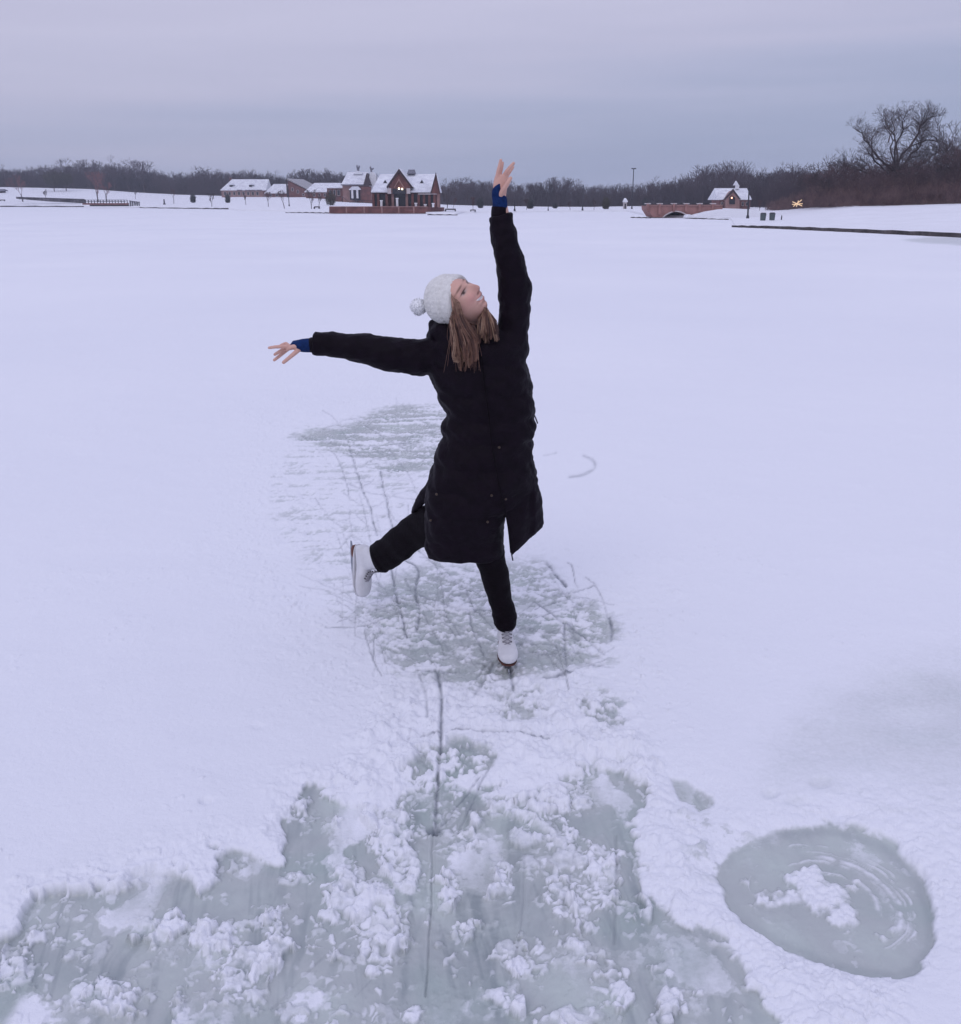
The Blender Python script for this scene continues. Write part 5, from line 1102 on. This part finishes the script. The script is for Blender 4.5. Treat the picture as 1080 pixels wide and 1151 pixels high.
# ---- hat: knitted beanie with turned brim and pompom
HA = (P(508.5, 337.5, YB - .02) - P(470, 337.0, YB + .045)).normalized() * -1          # opening -> crown
HO = P(518.0, 337.0, YB - .040)
ha_u = HA.cross(Vector((0, 1, 0))).normalized(); ha_v = HA.cross(ha_u)
prof = [(-.002, .0855), (.004, .0905), (.012, .093), (.034, .0945), (.045, .0925), (.052, .094), (.075, .0935), (.095, .086), (.118, .074), (.134, .054), (.144, .028), (.147, .006)]
def ribs(t, th):
    return 1 + (.012 if t < 4 else .016) * abs(math.sin(th * 15)) ** .7 + .008 * math.sin(th * 30 + t * 5.0) * (t > 4.5) + .006 * math.sin(t * 9)
V, F = loft([(HO + HA * a, ha_u * b * 1.02, ha_v * b * 1.05) for a, b in prof], 150, 8, 2.0, True, ribs)
hat = mesh_obj('beanie', np.array(V) - np.array(ROOT), F, M_hat, person, smooth=True)
pc = P(470.3, 344.8, YB + .0)
pom = Blob().add(ell(pc, (Vector((.0305, 0, 0)), Vector((0, .0305, 0)), Vector((0, 0, .0295))), 26)); rs = random.Random(2); S = []
for i in range(700):
    d = Vector((rs.gauss(0, 1), rs.gauss(0, 1), rs.gauss(0, 1))).normalized(); L = rs.uniform(.028, .036)
    d2 = (d + Vector((rs.gauss(0, .22), rs.gauss(0, .22), rs.gauss(0, .22) - .08))).normalized()
    a = pc + d * .027; b = pc + d * .027 + d2 * (L - .026); S.append((*a, *b, .0020, .0012))
V2, F2 = seg_mesh(np.array(S), 3); pom.add((list(V2), [tuple(f) for f in F2.tolist()]))
mesh_obj('pompom', np.array(pom.V) - np.array(ROOT), pom.F, mat('white_pompom_yarn', (.86, .87, .88), .95, .03, 60, 0, spec=.05), hat)
# ---- hair: strands that leave the hat's edge and fall over the coat
HS = []; HT = []
rs = random.Random(8)
SH = [(.055, .028, .018), (.13, .075, .045), (.20, .13, .085), (.28, .20, .14), (.085, .045, .03), (.16, .10, .062)]
def strand(pts, r0, r1, col, n=9):
    pts = [Vector(p) for p in pts]; m = len(pts)
    q = []
    for i in range(n):
        t = i / (n - 1) * (m - 1); k = min(int(t), m - 2); f = t - k
        p0, p1, p2, p3 = pts[max(k - 1, 0)], pts[k], pts[k + 1], pts[min(k + 2, m - 1)]
        q.append(.5 * (2 * p1 + (p2 - p0) * f + (2 * p0 - 5 * p1 + 4 * p2 - p3) * f * f + (3 * p1 - p0 - 3 * p2 + p3) * f ** 3))
    for i in range(n - 1):
        a, b = i / (n - 1), (i + 1) / (n - 1); HS.append((*q[i], *q[i + 1], r0 + (r1 - r0) * a ** 1.5, r0 + (r1 - r0) * b ** 1.5)); HT.append(col)
CH = YB - .150
LT = [(.27, .16, .105), (.33, .205, .14), (.38, .25, .175)]; DKC = [(.045, .02, .018), (.07, .035, .028), (.10, .05, .038)]; MD = [(.13, .062, .042), (.17, .085, .058), (.21, .115, .08)]
def pickc(kind): return rs.choice((DKC, MD, LT)[kind])
cl = []
for i in range(30): cl.append((rs.random(), rs.choice((0, 0, 1, 1, 1, 1, 2)), rs.uniform(0, 1), rs.gauss(0, 1), rs.uniform(-1, 1), rs.uniform(-.014, .010)))
for s_, kind, u_e, g_, wv, dz in cl:                         # the long lock on the camera side, in loose wisps
    ez = 421 - abs(s_ - .38) * 22 - u_e ** 2 * 30
    for i in range(24):
        j = rs.gauss(0, 1); s = s_
        a = P(507 + 6 * s + j * .8, 336 + 26 * (1 - s) + rs.uniform(-3, 3), YB - .10 + rs.uniform(-.02, .03))
        m1 = P(507 + 15 * s + j * 1.0, 364 + rs.uniform(-2, 2), CH + dz + rs.uniform(-.004, .012))
        m2 = P(509 + 25 * s + j * 1.1 + wv * 2.6, 386 + rs.uniform(-3, 3), CH + dz + rs.uniform(-.005, .005))
        m3 = P(511 + 25 * s + j * .9 - wv * 2.4, 403 + rs.uniform(-3, 3), CH + dz + rs.uniform(-.005, .005))
        e = P(514 + 19 * s + g_ * .8 + j * .7 + wv, ez - rs.random() ** 2 * 10, CH + dz + rs.uniform(-.004, .006))
        k_ = kind if rs.random() < .75 else rs.randint(0, 2)
        strand([a, m1, m2, m3, e], .0016, .0005, pickc(k_), 11)
for i in range(220):                                     # hair framing the cheek
    s = rs.random(); j = rs.gauss(0, 1)
    strand([P(507 + 2 * s, 331 + 8 * s, YB - .125 + .02 * s), P(510.5 + 5 * s + j * .4, 340 + rs.uniform(-2, 2), YB - .148), P(512.5 + 7 * s + j * .5, 353 + rs.uniform(-1, 2), YB - .140), P(519 + 8 * s + j, 364 + rs.uniform(-1, 4), YB - .130)], .0015, .0007, pickc(1 if i % 3 else 2))
cl = [(rs.random(), rs.choice((0, 0, 0, 1, 1, 2)), rs.random(), rs.uniform(-1, 1), rs.uniform(-.01, .01)) for i in range(26)]
for s_, kind, u_e, wv, dz in cl:                             # the far lock, behind the chin
    for i in range(22):
        s = s_; j = rs.gauss(0, 1)
        a = P(541 + 9 * s + j * .6, 355 - 9 * math.sin(s * 3.1) + rs.uniform(-1, 3), YB - .07 + rs.uniform(-.02, .04))
        m1 = P(538.5 + 19 * s + j * .8 + wv, 363 + rs.uniform(-2, 2), YB - .115 + dz + rs.uniform(-.006, .012))
        e = P(536 + 25.5 * s + j * .9 - wv, 387 - u_e ** 2 * 16 - 10 * max(0, s - .7) * 2 - rs.random() * 4, CH + .020 + dz + rs.uniform(-.005, .006))
        strand([a, m1, e], .0016, .0005, pickc(kind if rs.random() < .75 else rs.randint(0, 2)), 8)
for i in range(200):                                     # thin hair joining both locks under the jaw
    s = rs.random(); strand([P(514 + 14 * s, 360 + 4 * s, YB - .085), P(520 + 15 * s, 370 + rs.uniform(-3, 3), YB - .12), P(522 + 16 * s, 386 + rs.uniform(-8, 12), CH + .012)], .0018, .0006, pickc(0), 6)
for i in range(40):                                      # flyaways
    s = rs.random(); strand([P(508 + 8 * s, 350, YB - .13), P(504 + 34 * s + rs.gauss(0, 3), 380, CH - .01), P(508 + 30 * s + rs.gauss(0, 4), 412 + rs.uniform(-14, 8), CH - .008)], .0008, .0004, pickc(1), 9)
HS = np.array(HS); V, F = seg_mesh(HS, 4); hair = mesh_obj('hair', V - np.array(ROOT), F, M_hair, person, smooth=True)
col = np.repeat(np.array(HT), 8, 0); col = np.concatenate([col, np.ones((len(col), 1))], 1).astype(np.float32)
hair.data.color_attributes.new('tone', 'FLOAT_COLOR', 'POINT').data.foreach_set('color', col.ravel())
# ---- gloves (blue fingerless knit) and dark inner cuffs
gl = Blob().add(loft([(P(352, 388, YH + .0), Vector((0, .031, 0)), Vector((0, 0, .028))), (P(345, 388.2, YH), Vector((0, .032, 0)), Vector((.002, 0, .0275))), (P(338, 388.2, YH), Vector((0, .036, 0)), Vector((.003, 0, .0245))), (P(333, 387.2, YH + .006), Vector((0, .036, 0)), Vector((.008, 0, .018))), (P(327.5, 387.0, YH + .012), Vector((0, .034, 0)), Vector((.006, 0, .0135)))], 24, 4))
remesh('fingerless_glove', gl, .004, M_glove, person, 1, ROOT)
gl = Blob().add(loft([(P(561.8, 234, YH2), Vector((.029, 0, 0)), Vector((0, .029, 0))), (P(561.8, 228, YH2), Vector((.0285, 0, 0)), Vector((0, .028, 0))), (P(561.2, 222, YH2 + .002), Vector((.028, 0, .0)), Vector((0, .0255, 0))), (P(558.6, 216, YH2 - .002), Vector((.020, 0, .008)), Vector((0, .024, 0))), (P(558.4, 210.5, YH2 - .002), Vector((.017, 0, .008)), Vector((0, .021, 0))), (P(560.0, 207.0, YH2 - .002), Vector((.014, 0, .008)), Vector((0, .018, 0)))], 24, 4))
remesh('fingerless_glove', gl, .004, M_glove, person, 1, ROOT)
cf = Blob().add(loft([(P(561.5, 246, YH2), Vector((.033, 0, 0)), Vector((0, .034, 0))), (P(561, 238, YH2), Vector((.031, 0, 0)), Vector((0, .031, 0))), (P(561.4, 231.5, YH2), Vector((.0295, 0, 0)), Vector((0, .030, 0)))], 24, 4)); remesh('inner_cuff', cf, .004, M_coat, person, 1, ROOT)
cf = Blob().add(loft([(P(357, 387.5, YH), Vector((0, .034, 0)), Vector((0, 0, .033))), (P(350, 387.8, YH), Vector((0, .032, 0)), Vector((0, 0, .030))), (P(347.5, 388, YH), Vector((0, .030, 0)), Vector((0, 0, .028)))], 24, 4)); remesh('inner_cuff', cf, .004, M_coat, person, 1, ROOT)
# ---- trousers
trs = Blob()
folds = lambda t, th: 1 + .025 * math.sin(t * 5.2 + 2 * math.cos(th)) + .02 * math.sin(t * 9.1 + 3 * th)
trs.add(loft([sec(528, 575, 566, 578, YB, .085), sec(529, 600, 566, 600, YB - .01, .08), sec(531, 616, 566.5, 616, YB - .02, .074), sec(534.5, 630, 568.5, 630, YB - .02, .070), sec(541, 650, 573, 650, YB - .01, .066), sec(547.5, 671, 574.6, 669, YB + .0, .060), sec(552, 684, 578.5, 682, YB - .0, .064), sec(553.4, 693, 580.8, 691, YB - .0, .072), sec(555.3, 700, 580.5, 698, YB - .0, .074), sec(557.5, 704.0, 579, 703.5, YB - .0, .070)], 36, 6, 2.0, True, folds))
trs.add(loft([sec(500, 565, 530, 600, YB + .05, .08), sec(484, 565, 503, 612, YB + .09, .075), sec(470, 572, 487, 612, YB + .14, .07), sec(455, 582.5, 471, 617.5, YB + .21, .062), sec(440, 594.5, 455.5, 630, YB + .27, .062), sec(427, 606, 442, 638.5, YB + .33, .066), sec(418.5, 611.5, 434, 642.2, YB + .36, .074), sec(415.2, 615.0, 427.5, 642.0, YB + .38, .076)], 36, 6, 2.0, True, folds))
trs.add(loft([(P(a, b, YB), Vector((c, 0, 0)), Vector((0, d, 0))) for a, b, c, d in ((546, 505, .12, .09), (541, 530, .145, .105), (537, 552, .145, .105), (534, 575, .12, .10))], 28, 4))
remesh('trousers', trs, .005, M_trs, person, 2, ROOT)
# ---- skates
def skate(origin, X, Z, label, sx=1.0, welt=None):
    X = Vector(X).normalized(); Z = Vector(Z); Z = (Z - X * Z.dot(X)).normalized(); Yv = Z.cross(X)
    T = lambda x, y, z: Vector(origin) + X * x * sx + Yv * y + Z * z
    # local: heel x=-.07, toe x=.19, sole top z=0
    def s(x, z, w, h, tx=0, tz=1.0): return (T(x, 0, z), Yv * w, (X * tx + Z * tz).normalized() * h)
    b = Blob()
    b.add(loft([s(-.073, .030, .016, .022), s(-.066, .032, .029, .031), s(-.04, .036, .033, .036), s(0, .040, .032, .040), s(.04, .037, .034, .037), s(.08, .031, .040, .031), s(.12, .026, .044, .026), s(.15, .023, .041, .023), s(.172, .021, .031, .020), s(.184, .018, .014, .012)], 30, 5, 2.4))
    b.add(loft([s(-.012, .03, .032, .060, 1, 0), s(-.012, .06, .033, .058, 1, .1), s(-.014, .09, .034, .054, 1, .1), s(-.018, .12, .036, .052, 1, .05), s(-.022, .145, .036, .052, 1, 0), s(-.024, .158, .037, .052, 1, 0)], 30, 5, 2.2))
    bo = remesh('skate_boot', b, .0042, M_boot, person, 2, ROOT); 
    bo['label'] = label
    def prof_plate(name, pts, w, m):
        n = len(pts); V = [T(x, -w, z) for x, z in pts] + [T(x, w, z) for x, z in pts]
        F = [tuple(range(n - 1, -1, -1)), tuple(range(n, 2 * n))] + [(i, (i + 1) % n, n + (i + 1) % n, n + i) for i in range(n)]
        return mesh_obj(name, np.array(V) - np.array(ROOT), F, m, bo)
    # sole: thin dark plate following the foot outline
    outl = []
    for i in range(28):
        a = 2 * math.pi * i / 28; x = .056 + .130 * math.cos(a); w = (.0345 + .0115 * sstep(.02, .12, np.array(x)) ) * math.copysign(abs(math.sin(a)) ** .7, math.sin(a)); outl.append((x, float(w)))
    n = len(outl); V = [T(x, y, -.005) for x, y in outl] + [T(x, y, .0015) for x, y in outl]
    F = [tuple(range(n - 1, -1, -1)), tuple(range(n, 2 * n))] + [(i, (i + 1) % n, n + (i + 1) % n, n + i) for i in range(n)]
    mesh_obj('sole', np.array(V) - np.array(ROOT), F, welt or M_welt, bo)
    V, F = loft([(T(-.037, 0, -.006), X * .036, Yv * .030), (T(-.037, 0, -.026), X * .031, Yv * .024)], 20, 3, 3); mesh_obj('heel', np.array(V) - np.array(ROOT), F, M_sole, bo)
    prof_plate('blade', [(-.085, -.055), (-.082, -.048), (-.060, -.044), (-.058, -.024), (-.020, -.024), (-.012, -.043), (.055, -.043), (.085, -.006), (.130, -.006), (.150, -.030), (.182, -.020), (.188, -.030), (.178, -.034), (.183, -.040), (.172, -.043), (.170, -.050), (.12, -.058), (.03, -.060), (-.04, -.059)], .0021, M_blade)
    # laces and eyelets up the front
    zs = [(.100, .052), (.086, .062), (.072, .074), (.060, .084), (.050, .096), (.0445, .112), (.040, .130), (.036, .150)]
    for i, (x, z) in enumerate(zs):
        w = .016 + .001 * i
        for sgn in (-1, 1):
            c = T(x - .002, sgn * w, z - .001); V, F = ell(c, (X * .0040, Yv * .0040, Z * .0040), 8); mesh_obj('eyelet', np.array(V) - np.array(ROOT), F, M_eyelet, bo, smooth=True)
        if i < len(zs) - 1:
            x2, z2 = zs[i + 1]; w2 = .017 + .001 * i
            for sgn in (-1, 1): tubeline('lace', [T(x, sgn * w, z), T((x + x2) / 2 + .006, 0, (z + z2) / 2 + .006), T(x2, -sgn * w2, z2)], .0020, M_lace, bo, 5, 2)
    tubeline('top_band', [T(-.024 + .053 * math.cos(a), .038 * math.sin(a), .157) for a in [2 * math.pi * k / 16 for k in range(17)]], .004, M_boot, bo, 6, 1)
    return bo
oF = P(568, 722, YB - .01); oF.z = .060
skate(Vector((P(568, 720, YB - .02).x, YB - .012, .078)), (0.06, -1, 0.0), (0.0, .12, 1), 'white skate standing on the ice, toe to the viewer')
hB = P(405.0, 612, YB + .46); tB = P(408.5, 673, YB + .42)
Xb = (tB - hB).normalized(); oB = hB + Xb * .072
skate(oB - Vector((.012, 0, 0)), Xb, Vector((.70, -.66, .25)), 'white skate of the lifted foot, blade turned to the left', 1.0, M_boot)
